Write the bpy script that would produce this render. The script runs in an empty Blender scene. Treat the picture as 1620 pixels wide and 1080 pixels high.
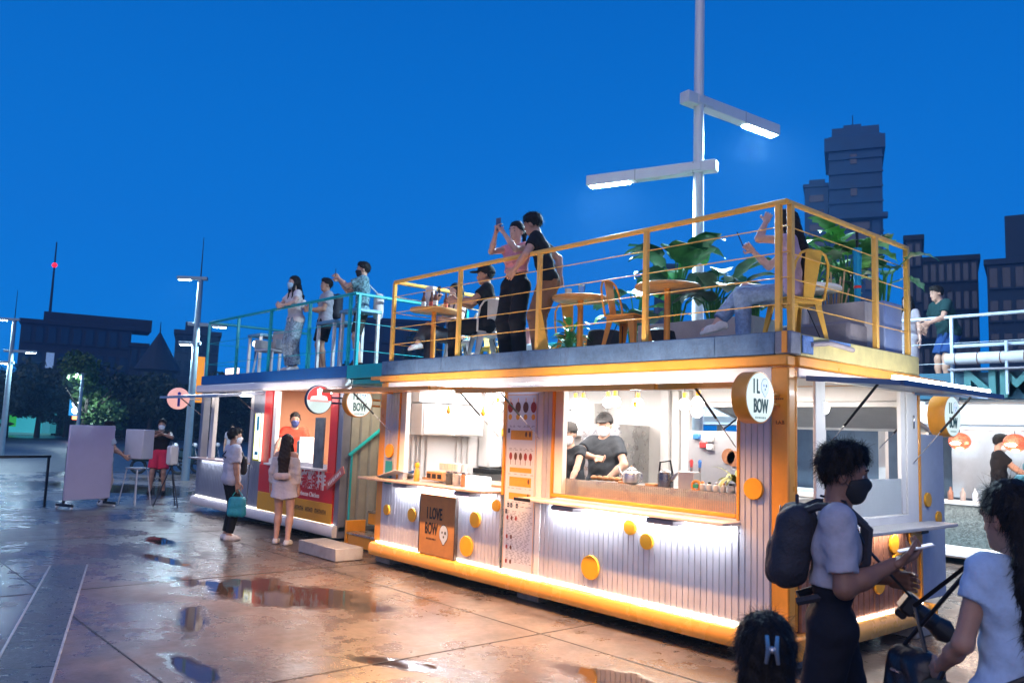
import bpy, math, random
import numpy as np
from mathutils import Vector, Matrix, Euler
R = math.radians
random.seed(7)
SC = bpy.context.scene
COL = SC.collection
# ------------------------------------------------------------------ camera, world, exposure
cd = bpy.data.cameras.new('camera'); cam = bpy.data.objects.new('camera', cd); COL.objects.link(cam)
SC.camera = cam
cd.sensor_width = 36.0; cd.lens = 1299.1 / 1620 * 36.0; cd.clip_start = 0.05; cd.clip_end = 2000
def _cam():
    yaw, pitch, roll = R(-49.0931), R(6.2959), R(2.0279)
    f = Vector((math.sin(yaw) * math.cos(pitch), math.cos(yaw) * math.cos(pitch), math.sin(pitch)))
    r = Vector((math.cos(yaw), -math.sin(yaw), 0)); u = r.cross(f)
    r2 = math.cos(roll) * r + math.sin(roll) * u; u2 = -math.sin(roll) * r + math.cos(roll) * u
    m = Matrix((r2, u2, -f)).transposed().to_4x4(); m.translation = Vector((3.4963, -5.9723, 1.7774))
    cam.matrix_world = m
_cam()
cd.dof.use_dof = True; cd.dof.focus_distance = 8.0; cd.dof.aperture_fstop = 4.5
W = bpy.data.worlds.new('World'); SC.world = W; W.use_nodes = True
_n = W.node_tree.nodes; _l = W.node_tree.links; _bg = _n['Background']
_sky = _n.new('ShaderNodeTexSky'); _sky.sky_type = 'NISHITA'; _sky.sun_disc = False
_sky.sun_elevation = R(1.0); _sky.sun_rotation = R(154.0); _sky.ozone_density = 6.0; _sky.air_density = 1.0; _sky.dust_density = 0.3
_tint = _n.new('ShaderNodeMix'); _tint.data_type = 'RGBA'; _tint.blend_type = 'MULTIPLY'; _tint.inputs[0].default_value = 1.0
_l.new(_sky.outputs[0], _tint.inputs[6]); _tint.inputs[7].default_value = (0.0, 0.40, 0.8, 1)
# evenly graded dusk blue laid over the physical sky so the whole dome stays one colour family
_even = _n.new('ShaderNodeMix'); _even.data_type = 'RGBA'; _even.inputs[0].default_value = 0.72
_l.new(_tint.outputs[2], _even.inputs[6])
_tc = _n.new('ShaderNodeTexCoord'); _sep = _n.new('ShaderNodeSeparateXYZ'); _l.new(_tc.outputs['Generated'], _sep.inputs[0])
_rmp = _n.new('ShaderNodeValToRGB'); _l.new(_sep.outputs['Z'], _rmp.inputs[0])
_rmp.color_ramp.elements[0].position = 0.0; _rmp.color_ramp.elements[0].color = (0.0, 1.78, 6.2, 1)
_rmp.color_ramp.elements[1].position = 0.62; _rmp.color_ramp.elements[1].color = (0.0, 0.80, 3.4, 1)
_l.new(_rmp.outputs[0], _even.inputs[7])
_l.new(_even.outputs[2], _bg.inputs[0]); _bg.inputs[1].default_value = 0.080
sd = bpy.data.lights.new('sun', 'SUN'); sun = bpy.data.objects.new('sun', sd); COL.objects.link(sun)
sd.energy = 0.5; sd.angle = R(60); sd.color = (1.0, 0.80, 0.70); sun.rotation_euler = (R(62), 0, R(26))
SC.view_settings.view_transform = 'Standard'; SC.view_settings.look = 'None'
SC.view_settings.exposure = 1.25; SC.view_settings.gamma = 1.0
try: SC.view_settings.use_curve_mapping = False
except Exception: pass
SC.cycles.max_bounces = 6; SC.cycles.diffuse_bounces = 3; SC.cycles.glossy_bounces = 3; SC.cycles.transmission_bounces = 5
SC.cycles.transparent_max_bounces = 8; SC.cycles.caustics_reflective = False; SC.cycles.caustics_refractive = False
SC.cycles.sample_clamp_indirect = 4.0; SC.cycles.use_denoising = True
SC.cycles.use_light_tree = True
# ------------------------------------------------------------------ materials
MATS = {}
def M(name, col=(.5, .5, .5), rough=.5, metal=0., var=.12, vs=6., bump=0., bs=40., emit=None, es=0., trans=0., alpha=1., coat=0., spec=None, dirt=0.):
    if name in MATS: return MATS[name]
    m = bpy.data.materials.new(name); m.use_nodes = True; nt = m.node_tree; n = nt.nodes; l = nt.links
    p = n['Principled BSDF']; c4 = (*col, 1)
    p.inputs['Base Color'].default_value = c4; p.inputs['Roughness'].default_value = rough; p.inputs['Metallic'].default_value = metal
    if spec is not None: p.inputs['Specular IOR Level'].default_value = spec
    if coat: p.inputs['Coat Weight'].default_value = coat; p.inputs['Coat Roughness'].default_value = .12
    if trans: p.inputs['Transmission Weight'].default_value = trans
    if alpha < 1: p.inputs['Alpha'].default_value = alpha
    if emit: p.inputs['Emission Color'].default_value = (*emit, 1); p.inputs['Emission Strength'].default_value = es
    tc = n.new('ShaderNodeTexCoord')
    if var:
        nz = n.new('ShaderNodeTexNoise'); nz.inputs['Scale'].default_value = vs; nz.inputs['Detail'].default_value = 5; nz.inputs['Roughness'].default_value = .65
        l.new(tc.outputs['Object'], nz.inputs['Vector'])
        mr = n.new('ShaderNodeMapRange'); mr.inputs[1].default_value = .3; mr.inputs[2].default_value = .7; mr.inputs[3].default_value = 1 - var; mr.inputs[4].default_value = 1 + var
        l.new(nz.outputs[0], mr.inputs[0])
        mx = n.new('ShaderNodeMix'); mx.data_type = 'RGBA'; mx.blend_type = 'MULTIPLY'; mx.inputs[0].default_value = 1; mx.inputs[6].default_value = c4
        l.new(mr.outputs[0], mx.inputs[7]); out = mx.outputs[2]
        if dirt:
            n2 = n.new('ShaderNodeTexNoise'); n2.inputs['Scale'].default_value = vs * 2.3; n2.inputs['Detail'].default_value = 8; n2.inputs['Roughness'].default_value = .75
            mp = n.new('ShaderNodeMapping'); mp.inputs['Scale'].default_value = (1, 1, .25); l.new(tc.outputs['Object'], mp.inputs[0]); l.new(mp.outputs[0], n2.inputs['Vector'])
            m2 = n.new('ShaderNodeMapRange'); m2.inputs[1].default_value = .52; m2.inputs[2].default_value = .72; m2.inputs[3].default_value = 0; m2.inputs[4].default_value = dirt; l.new(n2.outputs[0], m2.inputs[0])
            mx2 = n.new('ShaderNodeMix'); mx2.data_type = 'RGBA'; mx2.inputs[7].default_value = (.06, .045, .035, 1); l.new(m2.outputs[0], mx2.inputs[0]); l.new(out, mx2.inputs[6]); out = mx2.outputs[2]
        l.new(out, p.inputs['Base Color'])
        rr = n.new('ShaderNodeMapRange'); rr.inputs[1].default_value = .3; rr.inputs[2].default_value = .7; rr.inputs[3].default_value = max(.02, rough - .08); rr.inputs[4].default_value = min(1, rough + .1)
        l.new(nz.outputs[0], rr.inputs[0]); l.new(rr.outputs[0], p.inputs['Roughness'])
    if bump:
        nb = n.new('ShaderNodeTexNoise'); nb.inputs['Scale'].default_value = bs; nb.inputs['Detail'].default_value = 4
        l.new(tc.outputs['Object'], nb.inputs['Vector'])
        b = n.new('ShaderNodeBump'); b.inputs['Strength'].default_value = bump; b.inputs['Distance'].default_value = .02
        l.new(nb.outputs[0], b.inputs['Height']); l.new(b.outputs[0], p.inputs['Normal'])
    MATS[name] = m; return m
def EM(name, col, s): return M(name, tuple(.6 * c for c in col), .4, 0, 0, emit=col, es=s)
# ------------------------------------------------------------------ mesh builder
class MB:
    def __init__(s): s.v = []; s.f = []; s.m = []; s.k = 0
    def add(s, vs, fs, X=None):
        o = len(s.v)
        s.v += [tuple(X @ Vector(v)) for v in vs] if X else [tuple(v) for v in vs]
        s.f += [tuple(i + o for i in f) for f in fs]; s.m += [s.k] * len(fs); return s
    def box(s, lo, hi, bev=0., X=None):
        lo = [min(a, b) for a, b in zip(lo, hi)], [max(a, b) for a, b in zip(lo, hi)]; lo, hi = lo
        b = min(bev, .45 * min(h - a for a, h in zip(lo, hi)))
        if b <= 0:
            x0, y0, z0 = lo; x1, y1, z1 = hi
            return s.add([(x0, y0, z0), (x1, y0, z0), (x1, y1, z0), (x0, y1, z0), (x0, y0, z1), (x1, y0, z1), (x1, y1, z1), (x0, y1, z1)],
                         [(3, 2, 1, 0), (4, 5, 6, 7), (0, 1, 5, 4), (1, 2, 6, 5), (2, 3, 7, 6), (3, 0, 4, 7)], X)
        vs = []; idx = {}
        for sx in (0, 1):
            for sy in (0, 1):
                for sz in (0, 1):
                    for ax in range(3):
                        p = [(lo, hi)[q][i] for i, q in enumerate((sx, sy, sz))]
                        for i, q in enumerate((sx, sy, sz)):
                            if i != ax: p[i] += (b if q == 0 else -b)
                        idx[(sx, sy, sz, ax)] = len(vs); vs.append(tuple(p))
        fs = []
        for ax in range(3):
            o = [i for i in range(3) if i != ax]
            for q in (0, 1):
                ring = []
                for a, c in ((0, 0), (1, 0), (1, 1), (0, 1)):
                    k = [0, 0, 0]; k[ax] = q; k[o[0]] = a; k[o[1]] = c; ring.append(idx[(*k, ax)])
                fs.append(ring)
            for a in (0, 1):
                for c in (0, 1):
                    k0 = [0, 0, 0]; k0[o[0]] = a; k0[o[1]] = c; k1 = list(k0); k1[ax] = 1
                    fs.append([idx[(*k0, o[0])], idx[(*k1, o[0])], idx[(*k1, o[1])], idx[(*k0, o[1])]])
        for sx in (0, 1):
            for sy in (0, 1):
                for sz in (0, 1): fs.append([idx[(sx, sy, sz, i)] for i in range(3)])
        cen = Vector([(a + h) / 2 for a, h in zip(lo, hi)]); out = []
        for f in fs:
            P = [Vector(vs[i]) for i in f]; nn = (P[1] - P[0]).cross(P[2] - P[0])
            out.append(tuple(f) if nn.dot(sum(P, Vector()) / len(P) - cen) > 0 else tuple(reversed(f)))
        return s.add(vs, out, X)
    def tube(s, pts, r, n=8, cap=True, closed=False):
        P = [Vector(p) for p in pts]; rs = r if isinstance(r, (list, tuple)) else [r] * len(P); N = len(P); vs = []; up = None
        for i, p in enumerate(P):
            a = P[(i - 1) % N] if (i > 0 or closed) else p; c = P[(i + 1) % N] if (i < N - 1 or closed) else p
            t = (c - a).normalized() if (c - a).length > 1e-9 else Vector((0, 0, 1))
            if up is None: up = Vector((0, 0, 1)) if abs(t.z) < .9 else Vector((1, 0, 0))
            x = t.cross(up)
            if x.length < 1e-6: x = t.orthogonal()
            x.normalize(); y = x.cross(t).normalized(); up = y
            for k in range(n):
                q = 2 * math.pi * k / n + math.pi / n; vs.append(p + (x * math.cos(q) + y * math.sin(q)) * rs[i])
        fs = []
        for i in range(N if closed else N - 1):
            j = (i + 1) % N
            for k in range(n): fs.append((i * n + k, i * n + (k + 1) % n, j * n + (k + 1) % n, j * n + k))
        if cap and not closed: fs += [tuple(range(n))[::-1], tuple((N - 1) * n + k for k in range(n))]
        return s.add(vs, fs)
    def lathe(s, prof, c=(0, 0, 0), n=24, X=None, cap=True):
        vs = []; fs = []
        for r, z in prof:
            for k in range(n): a = 2 * math.pi * k / n; vs.append((c[0] + r * math.cos(a), c[1] + r * math.sin(a), c[2] + z))
        for i in range(len(prof) - 1):
            for k in range(n): fs.append((i * n + k, i * n + (k + 1) % n, (i + 1) * n + (k + 1) % n, (i + 1) * n + k))
        if cap: fs += [tuple(range(n))[::-1], tuple((len(prof) - 1) * n + k for k in range(n))]
        return s.add(vs, fs, X)
    def cyl(s, c, r, h, axis='z', n=24, r2=None):
        X = {'z': Matrix(), 'x': Matrix.Rotation(R(90), 4, 'Y'), 'y': Matrix.Rotation(R(-90), 4, 'X')}[axis]
        return s.lathe([(r, 0), (r if r2 is None else r2, h)], n=n, X=Matrix.Translation(Vector(c)) @ X)
    def prism(s, poly, d0, d1, axis='z'):
        n = len(poly)
        mk = {'z': lambda p, d: (p[0], p[1], d), 'y': lambda p, d: (p[0], d, p[1]), 'x': lambda p, d: (d, p[0], p[1])}[axis]
        return s.add([mk(p, d0) for p in poly] + [mk(p, d1) for p in poly],
                     [tuple(range(n))[::-1], tuple(range(n, 2 * n))] + [(i, (i + 1) % n, n + (i + 1) % n, n + i) for i in range(n)])
    def sphere(s, c, r, n=14, m=8, sc=(1, 1, 1), X=None):
        prof = [(max(1e-4, math.sin(math.pi * i / m)) * r, -math.cos(math.pi * i / m) * r) for i in range(m + 1)]
        Y = Matrix.Translation(Vector(c)) @ (X or Matrix()) @ Matrix.Diagonal((*sc, 1))
        return s.lathe(prof, n=n, X=Y)
    def quad(s, a, b, c, d): return s.add([a, b, c, d], [(0, 1, 2, 3)])
    def build(s, name, mat, parent=None, ang=38, **kw):
        me = bpy.data.meshes.new(name)
        o = bpy.data.objects.new(name, me)
        off = root_loc(parent) if parent else Vector()
        me.from_pydata([(v[0] - off.x, v[1] - off.y, v[2] - off.z) for v in s.v] if off.length else s.v, [], s.f)
        ms = mat if isinstance(mat, (list, tuple)) else [mat]
        for q in ms: me.materials.append(q)
        if len(ms) > 1: me.polygons.foreach_set('material_index', s.m)
        me.polygons.foreach_set('use_smooth', [True] * len(s.f))
        if ang < 180: me.set_sharp_from_angle(angle=R(ang))
        me.update(); COL.objects.link(o)
        if parent: o.parent = parent
        for k, v in kw.items(): o[k] = v
        return o
def root_loc(o):
    while o.parent: o = o.parent
    return o.location.copy() if o.type == 'EMPTY' else Vector()
def T(name, label, cat, loc=(0, 0, 0), group=None):
    o = bpy.data.objects.new(name, None); COL.objects.link(o); o.location = loc; o.empty_display_size = .1
    o['label'] = label; o['category'] = cat
    if group: o['group'] = group
    return o
def tag(o, label, cat, group=None):
    o['label'] = label; o['category'] = cat
    if group: o['group'] = group
    return o
def dup(root, loc=None, rz=None, label=None, group=None, s=None):
    def cp(o, par):
        c = o.copy(); COL.objects.link(c)
        if par: c.parent = par
        for ch in list(o.children): cp(ch, c)
        return c
    r = cp(root, None)
    if loc is not None: r.location = loc
    if rz is not None: r.rotation_euler = (0, 0, rz)
    if s is not None: r.scale = (s, s, s)
    if label: r['label'] = label
    if group: r['group'] = group
    return r
def bx(name, lo, hi, mat, parent=None, bev=.004, **kw): return MB().box(lo, hi, bev).build(name, mat, parent, **kw)
def arealight(name, loc, size, energy, col, direction, along=None, spread=None):
    ld = bpy.data.lights.new(name, 'AREA'); ld.shape = 'RECTANGLE'; ld.size, ld.size_y = size; ld.energy = energy; ld.color = col
    if spread: ld.spread = R(spread)
    o = bpy.data.objects.new(name, ld); COL.objects.link(o); o.location = loc
    z = -Vector(direction).normalized(); a = Vector(along or ((1, 0, 0) if abs(z.x) < .95 else (0, 1, 0))); y = z.cross(a).normalized(); x = y.cross(z)
    o.rotation_euler = Matrix((x, y, z)).transposed().to_euler(); return o
def pointlight(name, loc, energy, col, r=.05):
    ld = bpy.data.lights.new(name, 'POINT'); ld.energy = energy; ld.color = col; ld.shadow_soft_size = r
    o = bpy.data.objects.new(name, ld); COL.objects.link(o); o.location = loc; return o
def frame(o, x, y):   # matrix from origin, x dir, y(up) dir
    x = Vector(x).normalized(); y = Vector(y); z = x.cross(y).normalized(); y = z.cross(x)
    m = Matrix((x, y, z)).transposed().to_4x4(); m.translation = Vector(o); return m
def text(s, size, X, mat, parent, name='lettering', sx=1., depth=.003, bold=0., align='CENTER', sp=1.):
    cu = bpy.data.curves.new('txt', 'FONT'); cu.body = s; cu.size = size; cu.align_x = align; cu.align_y = 'CENTER'
    cu.extrude = depth; cu.offset = bold; cu.resolution_u = 3; cu.space_character = sp
    o = bpy.data.objects.new('txt', cu); COL.objects.link(o)
    me = o.to_mesh(); vs = [tuple(X @ Vector((v.co.x * sx, v.co.y, v.co.z))) for v in me.vertices]; fs = [tuple(p.vertices) for p in me.polygons]
    o.to_mesh_clear(); bpy.data.objects.remove(o); bpy.data.curves.remove(cu)
    b = MB(); b.add(vs, fs); return b.build(name, mat, parent)
# ------------------------------------------------------------------ people: implicit bodies meshed with surface nets
class Field:
    def __init__(s, lo, hi, h):
        s.lo = np.array(lo, np.float32); s.h = h; n = np.ceil((np.array(hi) - np.array(lo)) / h).astype(int) + 1; s.n = n
        s.ax = [(s.lo[i] + np.arange(n[i]) * h).astype(np.float32) for i in range(3)]
        s.d = np.full(tuple(n), 9., np.float32)
    def sl(s, lo, hi, pad):
        r = []
        for i in range(3):
            a = int(max(0, math.floor((lo[i] - pad - s.lo[i]) / s.h))); b = int(min(s.n[i], math.ceil((hi[i] + pad - s.lo[i]) / s.h) + 1))
            if b <= a: return None
            r.append(slice(a, b))
        return tuple(r)
    def grid(s, q): return s.ax[0][q[0]][:, None, None], s.ax[1][q[1]][None, :, None], s.ax[2][q[2]][None, None, :]
    def add(s, fn, lo, hi, k=.02, sub=False):
        q = s.sl(lo, hi, k + 2.5 * s.h)
        if q is None: return
        v = fn(*s.grid(q)); d = s.d[q]
        if sub: v = -v; hh = np.clip(.5 - .5 * (d - v) / k, 0, 1); s.d[q] = d * (1 - hh) + v * hh + k * hh * (1 - hh); return
        hh = np.clip(.5 + .5 * (v - d) / k, 0, 1); s.d[q] = v * (1 - hh) + d * hh - k * hh * (1 - hh)
    def cap(s, a, b, ra, rb=None, k=.02, c0=None, c1=None):
        rb = ra if rb is None else rb; a = np.array(a, np.float32); b = np.array(b, np.float32); ab = b - a; L2 = max(float(ab @ ab), 1e-9)
        rm = max(ra, rb); L = math.sqrt(L2)
        def fn(X, Y, Z):
            px, py, pz = X - a[0], Y - a[1], Z - a[2]; t0 = (px * ab[0] + py * ab[1] + pz * ab[2]) / L2; t = np.clip(t0, 0, 1)
            d = np.sqrt((px - t * ab[0]) ** 2 + (py - t * ab[1]) ** 2 + (pz - t * ab[2]) ** 2) - (ra + (rb - ra) * t)
            if c1 is not None: d = np.maximum(d, (t0 - c1) * L)
            if c0 is not None: d = np.maximum(d, (c0 - t0) * L)
            return d
        s.add(fn, np.minimum(a, b) - rm, np.maximum(a, b) + rm, k)
    def ell(s, c, r, Rm=None, k=.02, sub=False, post=None):
        c = np.array(c, np.float32); r = np.array(r, np.float32); Rm = np.eye(3) if Rm is None else Rm
        def fn(X, Y, Z):
            px, py, pz = X - c[0], Y - c[1], Z - c[2]
            q = [(px * Rm[0, i] + py * Rm[1, i] + pz * Rm[2, i]) / r[i] for i in range(3)]
            k0 = np.sqrt(q[0] ** 2 + q[1] ** 2 + q[2] ** 2) + 1e-6; k1 = np.sqrt((q[0] / r[0]) ** 2 + (q[1] / r[1]) ** 2 + (q[2] / r[2]) ** 2) + 1e-6
            d = k0 * (k0 - 1) / k1
            return post(d, X, Y, Z) if post else d
        m = r.max(); s.add(fn, c - m, c + m, k, sub)
    def cut(s, p, n):
        n = np.array(n, np.float64); n = n / np.linalg.norm(n); p = np.array(p); X, Y, Z = s.grid((slice(None),) * 3)
        s.d = np.maximum(s.d, ((X - p[0]) * n[0] + (Y - p[1]) * n[1] + (Z - p[2]) * n[2]).astype(np.float32))
    def warp(s, fn): X, Y, Z = s.grid((slice(None),) * 3); s.d = s.d + fn(X, Y, Z).astype(np.float32)
    def mesh(s):
        d = s.d; n = d.shape; ins = d < 0
        acc = np.zeros((n[0] - 1, n[1] - 1, n[2] - 1, 3), np.float32); cnt = np.zeros(acc.shape[:3], np.float32)
        for ax in range(3):
            o = [i for i in range(3) if i != ax]
            a = [slice(None)] * 3; b = [slice(None)] * 3; a[ax] = slice(0, -1); b[ax] = slice(1, None)
            d0 = d[tuple(a)]; d1 = d[tuple(b)]; cr = (d0 < 0) != (d1 < 0); t = np.where(cr, d0 / np.where(cr, d0 - d1, 1), 0)
            for i in (0, 1):
                for j in (0, 1):
                    q = [slice(None)] * 3; q[o[0]] = slice(i, n[o[0]] - 1 + i); q[o[1]] = slice(j, n[o[1]] - 1 + j); q = tuple(q)
                    c = cr[q]; acc[..., ax] += np.where(c, t[q], 0); acc[..., o[0]] += c * i; acc[..., o[1]] += c * j; cnt += c
        act = cnt > 0; ids = np.full(act.shape, -1, np.int64); ids[act] = np.arange(act.sum())
        base = np.argwhere(act); V = (base + acc[act] / cnt[act][:, None]) * s.h + s.lo
        F = []
        for ax in range(3):
            o1, o2 = (ax + 1) % 3, (ax + 2) % 3
            a = [slice(None)] * 3; b = [slice(None)] * 3; a[ax] = slice(0, -1); b[ax] = slice(1, None)
            cr = ins[tuple(a)] != ins[tuple(b)]; e = np.argwhere(cr)
            e = e[(e[:, o1] > 0) & (e[:, o2] > 0) & (e[:, o1] < n[o1] - 1) & (e[:, o2] < n[o2] - 1)]
            if not len(e): continue
            fl = ins[tuple(a)][tuple(e.T)]
            def g(u, v):
                w = e.copy(); w[:, o1] -= u; w[:, o2] -= v; return ids[tuple(w.T)]
            qd = np.stack([g(1, 1), g(0, 1), g(0, 0), g(1, 0)], 1); qd[~fl] = qd[~fl][:, ::-1]; F.append(qd)
        F = np.concatenate(F) if F else np.zeros((0, 4), int)
        return V.astype(np.float64), F
def np_obj(name, V, F, mat, parent, smooth=True):
    me = bpy.data.meshes.new(name); nv, nf = len(V), len(F)
    me.vertices.add(nv); me.vertices.foreach_set('co', np.asarray(V, np.float32).ravel())
    me.loops.add(nf * 4); me.loops.foreach_set('vertex_index', np.asarray(F, np.int32).ravel())
    me.polygons.add(nf); me.polygons.foreach_set('loop_start', np.arange(nf, dtype=np.int32) * 4)
    me.polygons.foreach_set('use_smooth', np.full(nf, smooth)); me.update(calc_edges=True); me.validate()
    me.materials.append(mat); o = bpy.data.objects.new(name, me); COL.objects.link(o)
    if parent: o.parent = parent
    return o
_hands = {}
def hand_mesh(curl, spread=.0, h=.0042):
    key = (curl, spread, h)
    if key in _hands: return _hands[key]
    f = Field((-.09, -.03, -.13), (.09, .22, .05), h)
    f.cap((-.02, 0, 0), (-.026, .08, 0), .016, .014, .012); f.cap((.02, 0, 0), (.026, .08, 0), .017, .014, .012); f.cap((0, -.02, 0), (0, .08, 0), .02, .015, .012)
    for x, L, b in ((-.032, .056, -.004), (-.0115, .072, .002), (.0105, .078, .003), (.032, .068, 0)):
        p = np.array((x, .083 + b, 0)); a = curl * .55; px = p
        for i, (q, rr) in enumerate(((.45, .0086), (.32, .0079), (.26, .0070))):
            dr = np.array((x * spread * 6, math.cos(a), -math.sin(a))); e = px + dr * L * q; f.cap(px, e, rr, rr * .94, .004); px = e; a += curl * (.75 if i == 0 else .5)
    a = .25 + curl * .35; p = np.array((.03, .02, -.004)); e = p + np.array((.75, .6, -a)) * .042; f.cap(p, e, .015, .011, .012)
    e2 = e + np.array((.25 - curl * .3, .85, -a * .8)) * .032; f.cap(e, e2, .0105, .0095, .005); e3 = e2 + np.array((.05 - curl * .4, .9, -a)) * .024; f.cap(e2, e3, .0092, .0075, .005)
    _hands[key] = f.mesh(); return _hands[key]
def v3(*a): return np.array(a, float)
def nrm(v): return v / (np.linalg.norm(v) + 1e-9)
def ik(a, b, l1, l2, pole):
    d = b - a; L = np.linalg.norm(d); L2 = min(L, (l1 + l2) * .998); u = nrm(d); b = a + u * L2
    x = (l1 * l1 - l2 * l2 + L2 * L2) / (2 * L2); y = math.sqrt(max(0, l1 * l1 - x * x)); p = nrm(pole - u * (pole @ u))
    return a + u * x + p * y, b
def FACE(x, y, deg):
    vx, vy = x - 3.4963, y + 5.9723
    return math.atan2(-vx, vy) + R(deg - 90)
def SKIN(t): 
    c = {'l': (.56, .33, .24), 'm': (.42, .235, .16), 'd': (.24, .125, .085), 'p': (.62, .39, .31)}[t]
    return M('skin_' + t, c, .48, 0, .1, 18, .08, 160, spec=.4)
def CLOTH(name, c, var=.1, bump=.3): return M('cloth_' + name, c, .85, 0, var, 30, bump, 22, spec=.2)
HAIRM = lambda c=(.012, .009, .008), n='black': M('hair_' + n, c, .55, 0, .35, 60, .35, 130, spec=.25)
def person(label, loc, deg, h=1.68, sex='m', pose=None, skin='l', top=None, bottom=None, shoe=None, hair='short', hairc=None, mask=None, res=.0135, group=None, cap_=None, strands=0, hres=.0052, headscale=1.0, extra=None):
    P_ = dict(pel=(0, 0, .93), lean=(0, 0, 1), tw=0, side=0, hy=0, hp=0, hr=0, L=(-.24, .04, .86), Rr=(.24, .04, .86), Le=(-.5, -1, -.2), Re=(.5, -1, -.2), Lf=(-.1, 0, .085), Rf=(.1, 0, .085), Lk=(-.1, 1, 0), Rk=(.1, 1, 0),
              Lft=(-.12, 1, 0), Rft=(.12, 1, 0), Lc=.5, Rc=.5, Lp=None, Rp=None, hip=0)
    P_.update(pose or {}); g = {k: (np.array(v, float) if isinstance(v, tuple) else v) for k, v in P_.items()}
    rz = FACE(loc[0], loc[1], deg); s = h / 1.70; fem = sex == 'f'
    root = T('person', label, 'person', loc, group)
    root.rotation_euler = (0, 0, rz)
    pel = g['pel']; sp = nrm(g['lean']); hipr = np.array((math.cos(R(g['hip'])), math.sin(R(g['hip'])), 0))
    a = R(g['tw']); rx0 = np.array((math.cos(a), math.sin(a), 0)); rx = nrm(rx0 - sp * (rx0 @ sp)); fw = nrm(np.cross(sp, rx)); mid = nrm(rx + hipr)
    torso = [(pel, hipr, .088 if fem else .09, .094), (pel + sp * .17, mid, .054 if fem else .076, .078 if fem else .083), (pel + sp * .33, rx, .070 if fem else .096, .087 if fem else .094), (pel + sp * .455, rx, .108 if fem else .126, .053 if fem else .06)]
    S = {'L': pel + sp * .455 - rx * (.15 if fem else .172), 'R': pel + sp * .455 + rx * (.15 if fem else .172)}
    arm = {}; leg = {}; af = .84 if fem else 1.
    for q, tgt, po in (('L', g['L'], g['Le']), ('R', g['Rr'], g['Re'])): e, w = ik(S[q], tgt, .275, .245, po); arm[q] = (S[q], e, w)
    for q, sg, tgt, po in (('L', -1, g['Lf'], g['Lk']), ('R', 1, g['Rf'], g['Rk'])):
        hp = pel - sp * .02 + hipr * .088 * sg; k_, an = ik(hp, tgt, .425, .415, po); leg[q] = (hp, k_, an)
    nb = pel + sp * .475; hyaw = R(g['hy']) + a; hpit = R(g['hp']); hroll = R(g['hr'])
    Rm = np.array((Matrix.Rotation(hyaw, 3, 'Z') @ Matrix.Rotation(hpit, 3, 'X') @ Matrix.Rotation(hroll, 3, 'Y')))
    up = Rm[:, 2]; hc = pel + sp * .545 + nrm(sp + np.array((0, 0, .6))) * .035 + up * .068 + Rm[:, 1] * .018
    H = lambda x, y, z: hc + Rm @ (np.array((x, y, z)) * headscale)
    allp = [hc + .2, hc - .2, pel] + [p for q in 'LR' for p in arm[q] + leg[q]]
    def F(lo=None, hi=None, pad=.17, hh=res):
        pts = np.array(allp); return Field(pts.min(0) - pad if lo is None else lo, pts.max(0) + pad if hi is None else hi, hh)
    def put(name, f, mat, extra_=None, smooth=True):
        V, Fc = f.mesh() if isinstance(f, Field) else f
        if extra_:
            for v2, f2 in extra_: Fc = np.concatenate([Fc, f2 + len(V)]); V = np.concatenate([V, v2])
        return np_obj(name, V * s, Fc, mat, root, smooth)
    def head(f, o=0.):
        f.ell(H(0, -.012, .035), np.array((.077, .097, .09)) * headscale + o, Rm, .02); f.ell(H(0, .025, -.03), np.array((.06, .068, .086)) * headscale + o, Rm, .025)
        f.cap(H(-.012, .064, -.09), H(.012, .064, -.09), .022 + o, k=.025); f.cap(H(0, .088, .008), H(0, .1035, -.03), .008 + o, .0122 + o, .012)
        if o == 0:
            f.cap(H(-.03, .078, .027), H(.03, .078, .027), .015, k=.015); f.cap(H(-.017, .084, -.061), H(.017, .084, -.061), .0105, k=.008)
            for q in (-1, 1): f.ell(H(.078 * q, -.008, -.01), (.011, .022, .033), Rm, .008); f.ell(H(.031 * q, .104, .006), (.019, .017, .011), Rm, .008, sub=True)
    # body: one surface
    f = F()
    for c, r_, w, rr in torso: f.cap(c - r_ * w, c + r_ * w, rr, k=.07)
    if fem:
        for q in (-1, 1): f.ell(pel + sp * .31 + rx * .066 * q + fw * .075, (.055, .05, .055), None, .04)
    f.cap(nb - sp * .03, hc - up * .07 - Rm[:, 1] * .012, .058 * af + .004, .054 * af + .003, .03)
    for q in 'LR':
        S_, e, w = arm[q]; f.cap(S_, e, .052 * af, .041 * af, .03); f.cap(e, e + (w - e) * .4, .042 * af, .04 * af, .02); f.cap(e + (w - e) * .35, w, .04 * af, .027 * af, .02)
        hp, k_, an = leg[q]; f.cap(hp, k_, .088, .056, .04); f.cap(k_, k_ + (an - k_) * .35, .054, .055, .03); f.cap(k_ + (an - k_) * .3, an, .055, .036, .03)
        ft = nrm(g['Lft' if q == 'L' else 'Rft']); f.cap(an - ft * .03 - v3(0, 0, .03), an + ft * .13 - v3(0, 0, .045), .034, .026, .03)
    head(f); hm = []
    for q in 'LR':
        S_, e, w = arm[q]; y = nrm(w - e); pn = g[q + 'p']; sg = -1 if q == 'L' else 1
        pn = np.array((-sg, 0.2, 0)) if pn is None else pn
        z = -nrm(pn - y * (pn @ y)); x = np.cross(y, z); V, Fc = hand_mesh(g[q + 'c'], 0., hres)
        # thumb leaves towards the body's front / up
        want = g.get(q + 't'); want = np.array((0, 1, .5)) if want is None else want
        fl = 1 if x @ want > 0 else -1
        V2 = w + (V[:, :1] * fl * x + V[:, 1:2] * y + V[:, 2:3] * z) * (.93 if fem else 1.03); hm.append((V2, Fc if fl > 0 else Fc[:, ::-1]))
    put('body', f, SKIN(skin), hm)
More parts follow.
